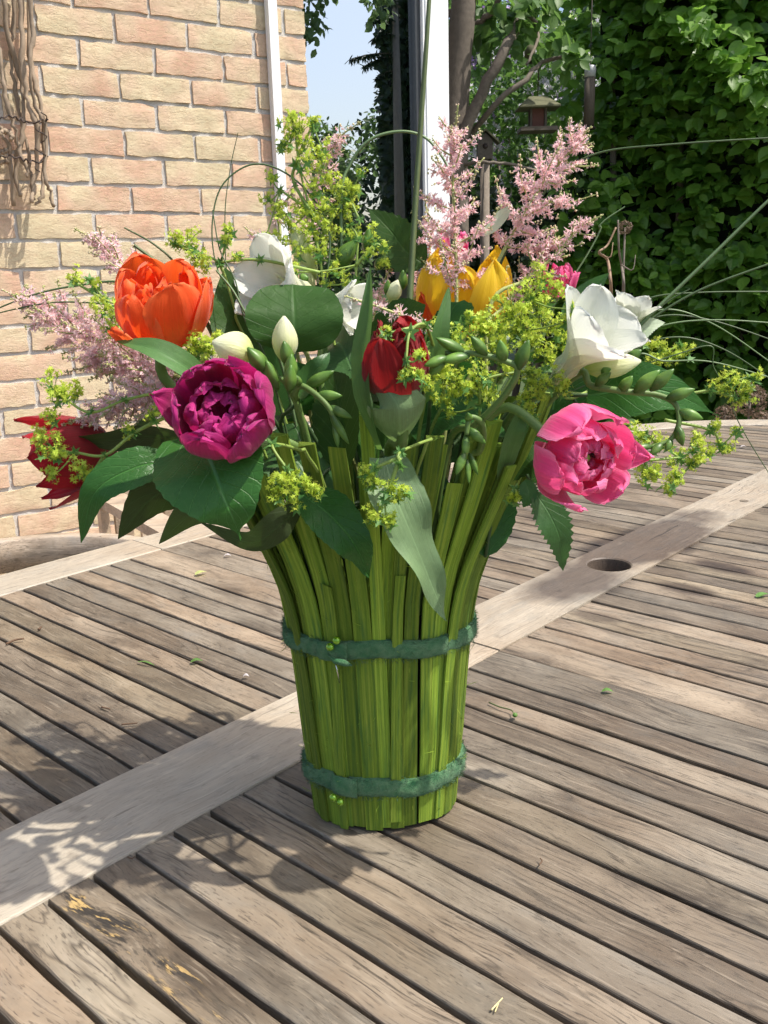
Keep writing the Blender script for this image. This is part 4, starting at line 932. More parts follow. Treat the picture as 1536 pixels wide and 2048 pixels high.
# --- purple double tulip, front left
dbl = lambda s: [(6, .2, [(.004*s, 0), (.026*s, .002*s), (.0385*s, .018*s), (.0385*s, .037*s), (.034*s, .047*s)], .020*s, dict(u0=.62, rho=.95, ruffle=.0012*s, curl=.002)),
                 (6, .7, [(.004*s, .002*s), (.020*s, .006*s), (.030*s, .022*s), (.029*s, .040*s), (.022*s, .046*s)], .018*s, dict(u0=.62, rho=.85, ruffle=.0014*s, curl=-.002)),
                 (5, .1, [(.003*s, .004*s), (.013*s, .010*s), (.021*s, .025*s), (.018*s, .040*s), (.012*s, .042*s)], .014*s, dict(u0=.6, rho=.8, ruffle=.0016*s, curl=-.002)),
                 (4, .5, [(.002*s, .005*s), (.007*s, .012*s), (.011*s, .025*s), (.008*s, .036*s)], .010*s, dict(u0=.55, rho=.9, ruffle=.0016*s))]
purp = [(6, .2, [(.004, 0), (.025, .002), (.036, .017), (.0355, .033), (.029, .044)], .022, dict(u0=.64, rho=.95, ruffle=.0014, curl=.002)),
        (5, .75, [(.004, .001), (.022, .004), (.031, .018), (.0315, .033), (.027, .042)], .0185, dict(u0=.64, rho=.9, ruffle=.0012, curl=.001)),
        (6, .3, [(.004, .002), (.017, .005), (.025, .017), (.024, .030), (.018, .034)], .0145, dict(u0=.64, rho=.8, ruffle=.0014, curl=-.002)),
        (5, .9, [(.003, .003), (.012, .006), (.018, .016), (.016, .026), (.010, .027)], .011, dict(u0=.62, rho=.8, ruffle=.0013, curl=-.002)),
        (3, .2, [(.002, .003), (.007, .006), (.011, .014), (.010, .021)], .0065, dict(u0=.6, rho=.8, ruffle=.001))]
tulip('large magenta purple double tulip at front left', at(456, 848, -.098), (-.04, -.78, .50), M_purple, purp+[(1, 3.05, [(.02, .0), (.036, .008), (.040, .024), (.046, .036)], .014, dict(u0=.5, tip='point', rho=1.2, ruffle=.001))], seed=8, s=.70)
# --- pink double tulip, front right
tulip('bright pink double tulip hanging out at the right', at(1122, 893, -.090), (.42, -.85, -.12), M_pink, dbl(.86)+[(1, -.05, [(.02, .0), (.034, .006), (.042, .02), (.054, .030)], .016, dict(u0=.45, tip='point', rho=1.3, ruffle=.001))], seed=11, stamens=True, stem_r=.0027, s=.75)
# --- red double tulip in the centre
tulip('dark red double tulip half closed in the centre', at(797, 782, -.092), (-.05, -.32, 1.), M_red,
      [(4, -1.57+.45, [(.004, 0), (.016, .004), (.0205, .018), (.017, .034)], .016, dict(u0=.5, tip='point', rho=1.0, ruffle=.0006)),
       (5, -.9, [(.004, .003), (.013, .008), (.0165, .024), (.012, .038)], .013, dict(u0=.55, rho=.9, ruffle=.0016)),
       (5, .2, [(.003, .005), (.009, .012), (.012, .028), (.008, .041)], .010, dict(u0=.55, rho=.9, ruffle=.002)),
       (2, 2.6, [(.004, 0), (.018, .004), (.024, .02), (.022, .041)], .016, dict(u0=.5, rho=1., ruffle=.001))], seed=3, s=.82)
# --- crimson lily tulip, far left, opening to the left
tulip('crimson pointed tulip opening towards the left edge', at(232, 895, -.005), (-.95, -.30, -.16), M_dkred,
      [(4, .3, [(.004, 0), (.019, .008), (.029, .028), (.033, .050), (.033, .060)], .021, dict(u0=.52, tip='point', rho=1.0, ruffle=.0005)),
       (4, 1.1, [(.004, .001), (.015, .010), (.022, .030), (.025, .057)], .0185, dict(u0=.5, tip='point', rho=1.0, ruffle=.0005)),
       (3, .1, [(.004, .001), (.008, .012), (.010, .030), (.009, .052)], .012, dict(u0=.45, tip='point', rho=1.2, ruffle=.0005))], seed=9, s=.84)
# --- yellow tulip at the back
tulip('yellow tulip with orange flames behind the pink plumes', at(925, 665, .06), (.02, -.25, 1.), M_yellow,
      [(4, -1.2, [(.004, 0), (.024, .005), (.034, .022), (.034, .043), (.029, .060)], .023, dict(u0=.55, tip='point', rho=1.05, ruffle=.001)),
       (3, -.3, [(.004, .002), (.02, .008), (.028, .026), (.024, .054)], .018, dict(u0=.55, rho=1.0, ruffle=.0016)),
       (2, -1.0, [(.004, 0), (.026, .003), (.037, .02), (.040, .038)], .013, dict(u0=.5, tip='point', rho=1.2, ruffle=.0015, mat=M_orange))], seed=14, s=.9)
# --- pink tulip mostly hidden at the back
tulip('rose pink tulip peeping out behind the lime sprays', at(1105, 590, .05), (.25, -.3, 1.), M_pink,
      [(4, -1.1, [(.004, 0), (.018, .004), (.024, .018), (.02, .036)], .016, dict(u0=.55, rho=1.0, ruffle=.0015)), (3, -.4, [(.003, .002), (.01, .01), (.014, .024), (.01, .034)], .011, dict(u0=.55, ruffle=.002))], seed=17, s=.52)
tulip('rose pink tulip hidden between the pink plumes', at(905, 520, .09), (0., -.2, 1.), M_pink,
      [(4, -1.1, [(.004, 0), (.016, .004), (.021, .018), (.018, .034)], .015, dict(u0=.55, rho=1.0, ruffle=.0015))], seed=18, s=.5)

# --- white freesia blooms
def bloom(root, base, axis, s, seed=0, n=6, flare=1., up=(0, 0, 1), mat=None):
    rs = np.random.default_rng(seed)
    for k_ in range(n):
        inner = k_ % 2; f = flare*(1-.18*inner)
        pr = [(.0018*s, 0), (.0035*s, .012*s), (.010*s, .026*s), (.021*s*f, .040*s), (.030*s*f, (.050+.004*inner)*s)]
        petal(base, axis, k_*math.pi/3+rs.uniform(-.08, .08), pr, .0195*s*(1+rs.uniform(-.06, .06)), u0=.70, rho=1.05, ruffle=.0006*s, curl=-.001*s, seed=int(rs.integers(1e6)), up=up, base_w=.2).build('petal', mat or M_white_p, root)
    X, Y_, Z = frame(axis, up)
    MB().tube([base, base+Z*.008*s], [.0016*s, .0032*s], 10).build('flower_tube', M_cream, root)
    for k_ in range(3):
        d = X*math.cos(k_*2.1)+Y_*math.sin(k_*2.1); MB().tube(bez([base+Z*.012*s, base+Z*.028*s+d*.003*s, base+Z*.036*s+d*.005*s], 6), [.0005, .0005, .0006, .0008, .001, .0007], 5).build('stamen', M_cream, root)
def bud(p, d, L, r, mat, root, name='bud', bend=0.):
    """freesia bud: pointed ellipsoid with three shallow folds"""
    X, Y_, Z = frame(d); u = np.linspace(0, 1, 11); rr = r*np.sin(np.pi*np.clip(u, .02, .985)**.85)**.75; P = []
    for i in range(11):
        c = np.asarray(p)+Z*L*u[i]+X*bend*u[i]**2; P.append([c+rr[i]*(1+.10*math.cos(3*q+.6))*(X*math.cos(q)+Y_*math.sin(q)) for q in np.linspace(0, 2*math.pi, 12, endpoint=False)])
    mb = MB(); mb.grid(np.array(P), True); mb.f.append(tuple(range(11, -1, -1))); mb.f.append(tuple(120+j for j in range(12)))
    return mb.build(name, mat, root)
def mat_bud():
    t = NT('green_bud'); uv = t.n('UVMap'); sx = t.n('SeparateXYZ', {0: uv.outputs[0]}); tc = t.n('TexCoord'); nz = t.noise(tc.outputs['Object'], 150., 3); ob = t.n('ObjectInfo')
    c = t.ramp(sx.outputs[0], [(.0, (.045, .10, .02)), (.45, (.10, .20, .035)), (.55, (.15, .27, .05)), (.95, (.09, .2, .03))])
    k = t.math('MULTIPLY', t.math('MULTIPLY_ADD', nz, .5, .75), t.math('MULTIPLY_ADD', ob.outputs['Random'], .4, .8)); c = t.mix(1., c, t.n('CombineColor', {0: k, 1: k, 2: k}).outputs[0], 'MULTIPLY')
    t.P(col=c, rough=.4, spec=.45, normal=t.bump(nz, .15, .001)); return t.translucent((.25, .42, .08), .15).m
M_bud = mat_bud()
GF = 'freesia stems in the bouquet'
def freesia(label, pts, buds, blooms=(), r=.0016, group=GF):
    """pts: stem pixels (u,v,y) from inside out; buds: (u,v,y, u2,v2, width px, mat)"""
    path = [at(*q) for q in pts]; b = vase_root(path[0]); mid_ = b*.35+path[0]*.65; mid_[2] = min(mid_[2], path[0][2])
    wp = over_rim(path[0])
    root = empty('freesia', b, label, 'freesia', group)
    P = bez([b]+(wp[:1] or [mid_])+path, 14+6*len(path)); MB().tube(P, np.linspace(r*1.5, r*.8, len(P)), 8).build('stem', M_stem, root)
    for (u, v, y, u2, v2, w, m) in buds:
        p0, p1 = at(u, v, y), at(u2, v2, y-.004); d = p1-p0; k_ = np.linalg.norm(p0-CAM)/FPX
        bud(p0, d, np.linalg.norm(d), w*.5*k_, m, root)
    for (u, v, y, ax, s, fl, up) in blooms: bloom(root, at(u, v, y), ax, s, seed=int(u), flare=fl, up=up)
    return root
g, c_, w_ = M_bud, M_cream, M_white_p
freesia('freesia with large open white bloom at the right', [(1010, 850, -.03), (1075, 790, -.05), (1120, 745, -.055), (1140, 735, -.055)],
        [(1168, 738, -.045, 1282, 722, 50, c_), (1255, 720, -.03, 1283, 700, 20, g), (1200, 745, -.05, 1222, 738, 16, g)],
        [(1108, 762, -.05, (.50, -.48, .72), .96, 1.0, (0, 0, 1)), (1245, 680, .0, (.3, .1, .9), .5, 1.05, (0, 0, 1))])
freesia('freesia with white bloom above the dark round leaf', [(640, 740, .0), (650, 650, .01), (625, 600, .015)], [],
        [(628, 596, .012, (-.66, -.58, .36), .84, 1.12, (0, 0, 1)), (628, 604, .02, (.85, -.4, -.1), .62, 1., (0, 0, 1))])
freesia('freesia with cream and green buds beside the purple tulip', [(610, 860, -.06), (580, 780, -.07), (560, 755, -.075)],
        [(508, 712, -.08, 424, 684, 68, c_), (536, 745, -.085, 495, 695, 32, g), (556, 780, -.085, 532, 720, 28, g), (570, 725, -.075, 568, 632, 50, c_), (578, 735, -.085, 568, 682, 27, g), (580, 765, -.09, 583, 708, 26, g), (578, 785, -.095, 582, 730, 26, g)])
freesia('green freesia bud spray beside the purple tulip, drooping', [(600, 830, -.055), (590, 790, -.075), (600, 772, -.08), (625, 784, -.085), (655, 812, -.09), (672, 845, -.09)],
        [(610, 775, -.08, 668, 742, 24, g), (632, 790, -.085, 685, 792, 20, g), (655, 812, -.088, 704, 836, 18, g), (660, 825, -.09, 698, 888, 17, g), (668, 840, -.09, 676, 896, 14, g), (600, 772, -.08, 590, 750, 18, g)])
freesia('green freesia bud spray curving left in front of the lime flowers', [(900, 880, -.05), (950, 850, -.08), (1010, 790, -.095), (1035, 740, -.10), (1010, 722, -.10), (975, 712, -.10), (930, 705, -.10), (890, 706, -.10)],
        [(1035, 742, -.10, 1058, 680, 27, g), (1008, 724, -.10, 1000, 680, 24, g), (975, 712, -.10, 942, 672, 22, g), (930, 706, -.10, 872, 676, 22, g), (940, 712, -.102, 880, 722, 22, g), (895, 714, -.105, 848, 732, 20, g), (893, 712, -.10, 858, 752, 24, g)], r=.0015)
freesia('green freesia bud spray hanging at the right over the table', [(1080, 820, -.03), (1160, 745, -.05), (1180, 770, -.055), (1230, 780, -.06), (1270, 785, -.06), (1315, 790, -.06), (1350, 808, -.065), (1358, 845, -.07), (1340, 880, -.07), (1300, 895, -.07)],
        [(1190, 772, -.06, 1222, 745, 20, g), (1240, 784, -.06, 1265, 752, 22, g), (1268, 786, -.062, 1320, 740, 26, g), (1300, 782, -.065, 1348, 738, 24, g), (1332, 798, -.065, 1390, 778, 22, g), (1356, 822, -.068, 1406, 838, 21, g), (1354, 850, -.07, 1366, 892, 20, g), (1343, 878, -.07, 1332, 902, 14, g), (1325, 886, -.07, 1300, 912, 16, g), (1305, 893, -.07, 1266, 896, 14, g)])
freesia('small green freesia bud spray hanging over the vase rim', [(960, 900, -.06), (965, 850, -.085), (940, 835, -.09), (933, 870, -.092)],
        [(935, 855, -.09, 972, 888, 18, g), (932, 866, -.09, 930, 920, 17, g), (930, 905, -.095, 912, 950, 18, g), (938, 905, -.09, 956, 950, 14, g), (934, 918, -.092, 938, 968, 12, g), (938, 842, -.09, 936, 826, 16, g)])
freesia('freesia with tall lime buds among the upper left sprays', [(650, 700, .02), (625, 600, .04), (600, 540, .05)],
        [(630, 560, .05, 583, 448, 40, c_), (620, 600, .05, 606, 500, 30, c_), (672, 540, .045, 712, 480, 36, g), (735, 510, .05, 738, 455, 24, g), (752, 540, .05, 772, 512, 22, g), (600, 560, .03, 616, 555, 20, g)])
freesia('freesia with pale buds left of the yellow tulip', [(790, 720, .02), (785, 640, .03)], [(782, 605, .03, 796, 560, 30, c_), (772, 590, .03, 776, 560, 14, g), (806, 580, .03, 806, 540, 18, g)])

# ------------------------------------------------------------------ leaves
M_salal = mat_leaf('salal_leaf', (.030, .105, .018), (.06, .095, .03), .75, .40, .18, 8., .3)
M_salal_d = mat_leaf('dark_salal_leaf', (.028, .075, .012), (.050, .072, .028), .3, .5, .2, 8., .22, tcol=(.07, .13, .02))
M_tulipleaf = mat_leaf('tulip_leaf', (.17, .265, .125), (.17, .26, .12), .22, .48, .25, 0., .4, (.25, .4, .12), par=True)
M_tulipleaf_g = mat_leaf('green_tulip_leaf', (.075, .17, .05), (.09, .17, .06), .2, .45, .3, 0., .4, (.22, .42, .08), par=True)
M_astleaf = mat_leaf('astilbe_leaf', (.045, .12, .03), (.07, .13, .045), .4, .45, .3, 7.)
M_varleaf = mat_leaf('pale_variegated_leaf', (.42, .52, .36), (.4, .5, .34), .3, .5, .3, 8.)
def leaf_mesh(path, width, normal, shape='ovate', fold=.15, serr=0., ripple=.0, twist=0., m=9, cup=0., n=28, seed=0):
    rs = np.random.default_rng(seed); P = bez(path, n); T = nrm(np.gradient(P, axis=0)); nb = np.asarray(normal, float)
    u = np.linspace(0, 1, n)
    if shape == 'ovate': w = np.sin(np.pi*np.clip(u, 0, 1)**.72)**.85*(1-.12*u)
    elif shape == 'round': w = np.sqrt(np.clip(1-(2*u-1)**2, 0, 1))
    elif shape == 'heart': w = np.clip(np.sin(np.pi*np.clip(u+.06, 0, 1)**.58), 0, 1)**.8; w = np.where(u > .82, w*np.clip((1-u)/.18, 0, 1)**.25, w)
    elif shape == 'blade': w = np.minimum(1, (u/.25)**.6)*np.clip(1-((u-.3)/.7), 0, 1)**.62; w = np.where(u < .3, np.minimum(1, .55+.45*(u/.3)), w)
    elif shape == 'strap': w = np.minimum(1, .5+.5*u/.3)*np.clip(1-np.clip((u-.45)/.55, 0, 1)**2, 0, 1)
    w = np.maximum(w, .012); G_ = np.zeros((n, m, 3)); ph = rs.uniform(0, 6.28, 4)
    for i in range(n):
        N_ = nrm(nb-(nb@T[i])*T[i]); S = np.cross(T[i], N_); a = twist*u[i]; S2 = S*math.cos(a)+N_*math.sin(a); N2 = np.cross(S2, T[i])
        for j in range(m):
            v = -1+2*j/(m-1); ww = width*w[i]
            if serr and abs(v) == 1: ww *= 1+serr*(1 if i % 2 else -1)
            off = fold*abs(v)*ww+cup*ww*v*v+ripple*(abs(v)**1.5)*math.sin(u[i]*9*2+ph[0]+(1.5 if v > 0 else 0))
            G_[i, j] = P[i]+S2*v*ww+N2*off+(T[i]*serr*ww*.5 if serr and abs(v) == 1 and i % 2 else 0)
    return MB().grid(G_)
GL = 'foliage leaves in the bouquet'
CAMDIR = lambda p: nrm(CAM-np.asarray(p))
def leaf(name, label, pts, wpx_, mat, shape='ovate', nadd=(0, 0, 0), flip=False, stem=True, cat='leaf', **kw):
    """pts: pixels (u,v,y) base to tip; wpx_ = half width in photo pixels; faces the camera plus nadd"""
    path = [at(*q) for q in pts]; c = np.mean(path, 0); nn = nrm(CAMDIR(c)+np.asarray(nadd)); 
    if flip: nn = -nn
    k_ = np.linalg.norm(c-CAM)/FPX; b = stem_to(path[0], path[1]-path[0], 12); root = empty(name, b[0], label, cat, GL)
    leaf_mesh(path, wpx_*k_, nn, shape, seed=int(pts[0][0]), **kw).build('blade', mat, root)
    if stem: MB().tube(b, np.linspace(.0018, .0011, len(b)), 6).build('petiole', M_stem_d, root)
    return root
leaf('salal_leaf', 'large glossy heart-shaped leaf under the purple tulip', [(395, 865, -.075), (425, 940, -.11), (455, 1010, -.12), (482, 1078, -.112)], 112, M_salal, 'heart', (-.25, 0, .45), fold=.12, serr=.015, ripple=.0016)
leaf('salal_leaf', 'long drooping leaf with curled tip at lower left', [(345, 922, -.05), (270, 935, -.06), (190, 985, -.065), (162, 1086, -.055)], 42, M_salal, 'ovate', (-.1, 0, .35), fold=.2, serr=.02, cup=-.1)
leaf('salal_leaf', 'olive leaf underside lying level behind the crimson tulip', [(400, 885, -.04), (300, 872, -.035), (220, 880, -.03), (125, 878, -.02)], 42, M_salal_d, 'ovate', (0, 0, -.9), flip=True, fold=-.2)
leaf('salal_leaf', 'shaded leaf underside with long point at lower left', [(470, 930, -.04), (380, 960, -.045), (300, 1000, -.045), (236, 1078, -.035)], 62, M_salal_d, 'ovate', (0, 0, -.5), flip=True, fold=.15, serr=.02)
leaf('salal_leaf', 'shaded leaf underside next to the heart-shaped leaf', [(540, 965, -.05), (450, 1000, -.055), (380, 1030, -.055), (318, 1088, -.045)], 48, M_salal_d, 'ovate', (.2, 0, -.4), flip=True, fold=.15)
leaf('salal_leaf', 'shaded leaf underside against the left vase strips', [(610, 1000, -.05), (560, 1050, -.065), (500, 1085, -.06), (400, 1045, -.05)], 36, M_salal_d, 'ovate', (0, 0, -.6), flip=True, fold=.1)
leaf('round_leaf', 'big dark round leaf in front of the white bloom', [(590, 705, -.045), (590, 660, -.048), (588, 610, -.042), (586, 568, -.03)], 94, M_salal_d, 'round', (0, 0, .1), fold=.1, serr=.006, ripple=.001)
leaf('salal_leaf', 'dark leaf between the orange tulip and white bloom', [(500, 720, -.01), (480, 660, .0), (465, 600, .005), (450, 535, .01)], 60, M_salal_d, 'ovate', (.3, 0, .2), fold=.15)
leaf('salal_leaf', 'dark green leaf draped over the vase strips', [(600, 985, -.07), (660, 1030, -.082), (710, 1090, -.088), (738, 1152, -.080)], 50, M_salal, 'ovate', (-.3, 0, .5), fold=.3, serr=.02, ripple=.002)
leaf('tulip_leaf', 'broad grey-green tulip leaf hanging down over the vase', [(770, 915, -.088), (795, 1000, -.10), (840, 1110, -.103), (893, 1242, -.098)], 60, M_tulipleaf, 'blade', (.15, 0, .25), fold=.03, cup=.22, ripple=.003, twist=.35, m=13)
leaf('tulip_leaf', 'curled tulip leaf wrapped under the red tulip', [(800, 890, -.075), (800, 845, -.105), (790, 800, -.112), (735, 745, -.105)], 62, M_tulipleaf, 'ovate', (.1, 0, -.3), fold=-.35, cup=-.3, m=11)
leaf('tulip_leaf', 'narrow upright tulip leaf blade left of the red tulip', [(765, 900, -.075), (735, 810, -.10), (727, 720, -.105), (738, 620, -.105), (741, 532, -.10)], 22, M_tulipleaf_g, 'strap', (-.8, 0, .1), fold=.5)
leaf('tulip_leaf', 'pointed upright tulip leaf right of the red tulip', [(860, 800, -.05), (868, 720, -.065), (882, 650, -.068), (898, 574, -.06)], 26, M_tulipleaf_g, 'blade', (.5, 0, .1), fold=.4)
leaf('tulip_leaf', 'tulip leaf reaching left below the orange tulip', [(450, 810, -.05), (385, 745, -.075), (310, 700, -.08), (232, 682, -.07)], 27, M_tulipleaf_g, 'strap', (0, 0, .8), fold=.3)
leaf('salal_leaf', 'wide dark leaf with pale veins under the right buds', [(1175, 790, -.03), (1260, 778, -.045), (1340, 785, -.05), (1438, 832, -.04)], 58, M_salal, 'heart', (-.1, 0, .3), fold=.1, serr=.01)
leaf('astilbe_leaf', 'toothed green leaf hanging below the pink tulip', [(1070, 985, -.055), (1100, 1030, -.06), (1120, 1080, -.06), (1126, 1142, -.052)], 36, M_astleaf, 'ovate', (.2, 0, .2), stem=False, fold=.15, serr=.12)
leaf('astilbe_leaf', 'small toothed leaf beside the pink tulip stem', [(1050, 960, -.05), (1058, 990, -.055), (1046, 1015, -.055)], 20, M_astleaf, 'ovate', (-.2, 0, .3), stem=False, fold=.15, serr=.14)
leaf('salal_leaf', 'pointed green leaf behind the right white bloom', [(1140, 660, .02), (1155, 620, .025), (1185, 580, .025), (1218, 546, .02)], 30, M_astleaf, 'ovate', (-.4, 0, .2), fold=.25)
leaf('salal_leaf', 'dark toothed leaf in front of the window glass', [(850, 530, .05), (810, 500, .05), (780, 460, .05), (738, 418, .05)], 48, M_salal_d, 'ovate', (.1, 0, .2), fold=.15, serr=.06)
leaf('variegated_leaf', 'pale variegated leaf right of the white bloom', [(1230, 680, .0), (1270, 665, .0), (1300, 650, .0), (1330, 645, .0)], 24, M_varleaf, 'ovate', (0, 0, .6), fold=.1, serr=.05)
leaf('variegated_leaf', 'pale blue-green leaf among the right pink plumes', [(960, 470, .05), (985, 450, .05), (1010, 425, .05), (1016, 412, .05)], 14, M_varleaf, 'ovate', (0, 0, .3), fold=.1)
leaf('tulip_leaf', 'shaded tulip leaf beside the hanging buds', [(1000, 980, -.03), (1010, 920, -.05), (1030, 860, -.06), (1060, 800, -.05)], 24, M_tulipleaf_g, 'strap', (.6, 0, 0), fold=.3)
leaf('salal_leaf', 'small lit leaf below the freesia buds', [(590, 810, -.05), (610, 770, -.065), (640, 730, -.07), (660, 705, -.065)], 26, M_astleaf, 'ovate', (-.2, 0, .5), fold=.3, serr=.04)
leaf('salal_leaf', 'dark leaf behind the pink tulip', [(1060, 960, -.02), (1110, 930, -.02), (1190, 880, -.02), (1260, 850, -.02)], 40, M_salal_d, 'ovate', (0, 0, .2), fold=.15)
leaf('salal_leaf', 'light green leaf below the right wide leaf', [(1180, 880, -.0), (1215, 860, .0), (1250, 845, .0), (1275, 842, .0)], 18, M_tulipleaf_g, 'ovate', (0, 0, .5), fold=.15)
# filling foliage inside the bunch, single leaves each
fill_spots = [(-.10, -.02, 1.00), (-.06, .03, 1.03), (-.02, .02, 1.06), (.03, .03, 1.05), (.07, .02, 1.02), (.10, .0, 1.00), (0, -.03, 1.01), (.05, -.03, 1.02), (-.05, -.03, 1.0), (-.09, .05, 1.06), (0, .07, 1.08), (.08, .06, 1.06),
              (.02, -.01, 1.07), (-.03, .06, 1.02), (.04, .06, 1.0), (-.07, 0, .98), (.07, -.02, .97), (.0, .04, .99), (-.12, .0, 1.03), (.12, .02, 1.03), (.02, -.035, .985), (-.02, -.035, 1.03), (.055, .0, 1.065), (-.055, .0, 1.055), (.09, -.03, 1.0), (.035, -.02, .96), (-.035, -.01, .965), (.0, .0, 1.04)]
for i, p in enumerate(fill_spots):
    p = np.array(p)+[VX, VY, 0]; d = nrm([p[0]*2+rng.normal()*.3, p[1]*2+rng.normal()*.3-.2, rng.uniform(.1, .7)]); L = rng.uniform(.05, .075)
    root = empty('filler_leaf', vase_root(p), 'dark shaded leaf deep inside the bunch', 'leaf', 'dark inner leaves of the bouquet')
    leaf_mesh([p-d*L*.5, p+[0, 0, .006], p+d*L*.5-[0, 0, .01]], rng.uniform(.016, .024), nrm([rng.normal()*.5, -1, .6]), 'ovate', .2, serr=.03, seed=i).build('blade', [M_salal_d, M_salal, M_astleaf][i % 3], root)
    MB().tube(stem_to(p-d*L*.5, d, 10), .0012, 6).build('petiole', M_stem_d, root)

# ------------------------------------------------------------------ pink astilbe plumes
M_ast = mat_cloud('astilbe_floret', (.90, .50, .55), (.97, .70, .72), .45, .7, .1)
M_astl = mat_cloud('pale_astilbe_floret', (.95, .58, .62), (.98, .78, .79), .5, .7, .1)
M_astbud = mat_cloud('astilbe_bud', (.50, .52, .18), (.86, .66, .52), .25, .6, .3)
M_aststem = mat_plain('astilbe_stem', (.36, .40, .14), .6, .2)
GA = 'pink astilbe plumes'
def astilbe(label, pts, lmax, nb=22, mat=None, seed=0, dens=1., start=.12, stem=True):
    rs = np.random.default_rng(seed); path = bez([at(*q) for q in pts], 60); b = stem_to(path[0], path[1]-path[0]); root = empty('astilbe', b[0], label, 'astilbe', GA)
    MB().tube(np.vstack([b[:-1], path]), np.concatenate([np.linspace(.0016, .0013, len(b)-1), np.linspace(.0013, .0004, 60)]), 6).build('stem', M_aststem, root)
    T = nrm(np.gradient(path, axis=0)); k_ = np.linalg.norm(path[30]-CAM)/FPX; Lm = lmax*k_
    FP, FD, BPs, BD, BS, BR = [], [], [], [], [], []; sidem = MB()
    def spike(P, dens_, bud_from):
        n = len(P); Tt = nrm(np.gradient(P, axis=0)); L = np.linalg.norm(np.diff(P, axis=0), axis=1).sum(); m = max(5, int(L/.0008*dens_))
        for q in rs.random(m):
            i = min(n-1, int(q*n)); side = nrm(rs.normal(size=3)); side = nrm(side-(side@Tt[i])*Tt[i]*.7)
            if q < bud_from+rs.normal()*.08:
                c = P[i]+side*rs.uniform(.0005, .0022)
                for _ in range(5): FP.append(c); FD.append(nrm(side*.8+rs.normal(size=3)*.75+Tt[i]*.3))
                if rs.random() < .3: BPs.append(c+side*.0008); BD.append(side); BS.append(rs.uniform(.0006, .0009)); BR.append(rs.uniform(.5, .99))
            else:
                BPs.append(P[i]+side*rs.uniform(.0005, .0016)); BD.append(nrm(side+Tt[i])); BS.append(rs.uniform(.0007, .0011)*(1.15-.45*q)); BR.append(np.clip(1-(q-bud_from)*1.8, 0, .95)*rs.uniform(.7, 1))
    ga = rs.uniform(0, 6.28)
    for j in range(nb):
        u = start+(1-start-.16)*j/(nb-1); i = int(u*59); L = Lm*(1-u)**.75*(.75+.4*rs.random())*(1 if u > .2 else .8); ga += 2.4
        X, Y_, Z = frame(T[i]); d = nrm(X*math.cos(ga)+Y_*math.sin(ga)*.8); up_ = T[i]
        if L < .006: continue
        e = path[i]+d*L*.8+up_*L*.55; mid_ = path[i]+d*L*.45+up_*L*.2
        Pp = bez([path[i], mid_, e], 12); sidem.tube(Pp, np.linspace(.0006, .0003, 12), 5); spike(Pp, dens, .72)
        if L > .026:
            for s_ in (-1, 1):
                q0 = Pp[4]; q1 = q0+nrm(np.cross(d, up_)*s_+d*.7+up_*.4)*L*.42; spike(bez([q0, (q0+q1)/2+up_*.001, q1], 8), dens, .7)
    spike(path[int((1-.34)*59):], dens*1.1, .5)
    sidem.build('side_branch', M_aststem, root)['kind'] = 'stuff'
    FP = np.array(FP); FD = np.array(FD); n = len(FP)
    cloud('florets', BLADE_V, BLADE_F, FP, FD, rdir(n), rng.uniform(.0020, .0038, n), mat or M_ast, root, width=rng.uniform(.0007, .0013, n))
    BPs = np.array(BPs); n = len(BPs); cloud('buds', OCTA_V, OCTA_F, BPs, np.array(BD), rdir(n), np.array(BS), M_astbud, root, rnd=np.array(BR), smooth=True)
astilbe('tall upright pink astilbe plume in front of the window post', [(913, 640, .02), (912, 520, .03), (906, 380, .035), (908, 290, .035), (916, 210, .03)], 150, 24, seed=1)
astilbe('pink astilbe plume leaning right against the garden', [(985, 545, .04), (1040, 440, .05), (1100, 350, .05), (1150, 290, .05), (1183, 252, .045)], 150, 24, seed=2)
astilbe('pale pink astilbe plume reaching to the left edge', [(330, 740, .01), (240, 700, .02), (140, 650, .025), (70, 610, .025), (5, 580, .025)], 120, 40, M_astl, seed=3, dens=1.7)
astilbe('pale pink astilbe plume pointing up left at the bricks', [(310, 610, .03), (270, 560, .04), (225, 510, .045), (190, 480, .045), (150, 458, .045)], 72, 24, M_astl, seed=4, dens=1.5)
astilbe('pink astilbe plume curving up before the glass', [(590, 520, .06), (620, 420, .07), (650, 340, .07), (675, 280, .07), (722, 243, .065)], 70, 18, seed=5)
astilbe('small pink astilbe plume behind the left white bloom', [(560, 560, .06), (540, 520, .07), (515, 480, .07), (490, 455, .07)], 50, 10, M_astl, seed=6)
astilbe('pink astilbe plume lying above the red tulip', [(880, 680, -.02), (820, 640, -.03), (760, 615, -.035), (690, 592, -.035)], 42, 14, M_astl, seed=7)
astilbe('pale pink astilbe plume low on the left side', [(360, 790, -.02), (290, 790, -.02), (210, 820, -.02), (125, 850, -.02)], 90, 30, M_astl, seed=8, dens=1.7)
astilbe('pale pink astilbe plume filling the left middle', [(380, 760, .0), (300, 735, .01), (240, 720, .015), (130, 745, .015)], 115, 38, M_astl, seed=9, dens=1.7)
astilbe('pink astilbe sprig with green tip at the right', [(1050, 560, .03), (1110, 510, .035), (1160, 455, .035), (1205, 430, .03)], 70, 14, seed=10)
astilbe('pink astilbe plume behind the yellow tulip', [(800, 640, .06), (850, 560, .07), (860, 470, .075), (850, 400, .075)], 70, 16, seed=11)
astilbe('pink astilbe plume low among the centre leaves', [(700, 760, .0), (740, 660, .03), (760, 580, .05), (790, 520, .05)], 60, 14, seed=12)
astilbe('short pink astilbe sprig right of the yellow tulip', [(1000, 620, .03), (1050, 560, .04), (1090, 500, .04), (1130, 470, .04)], 80, 16, seed=13)
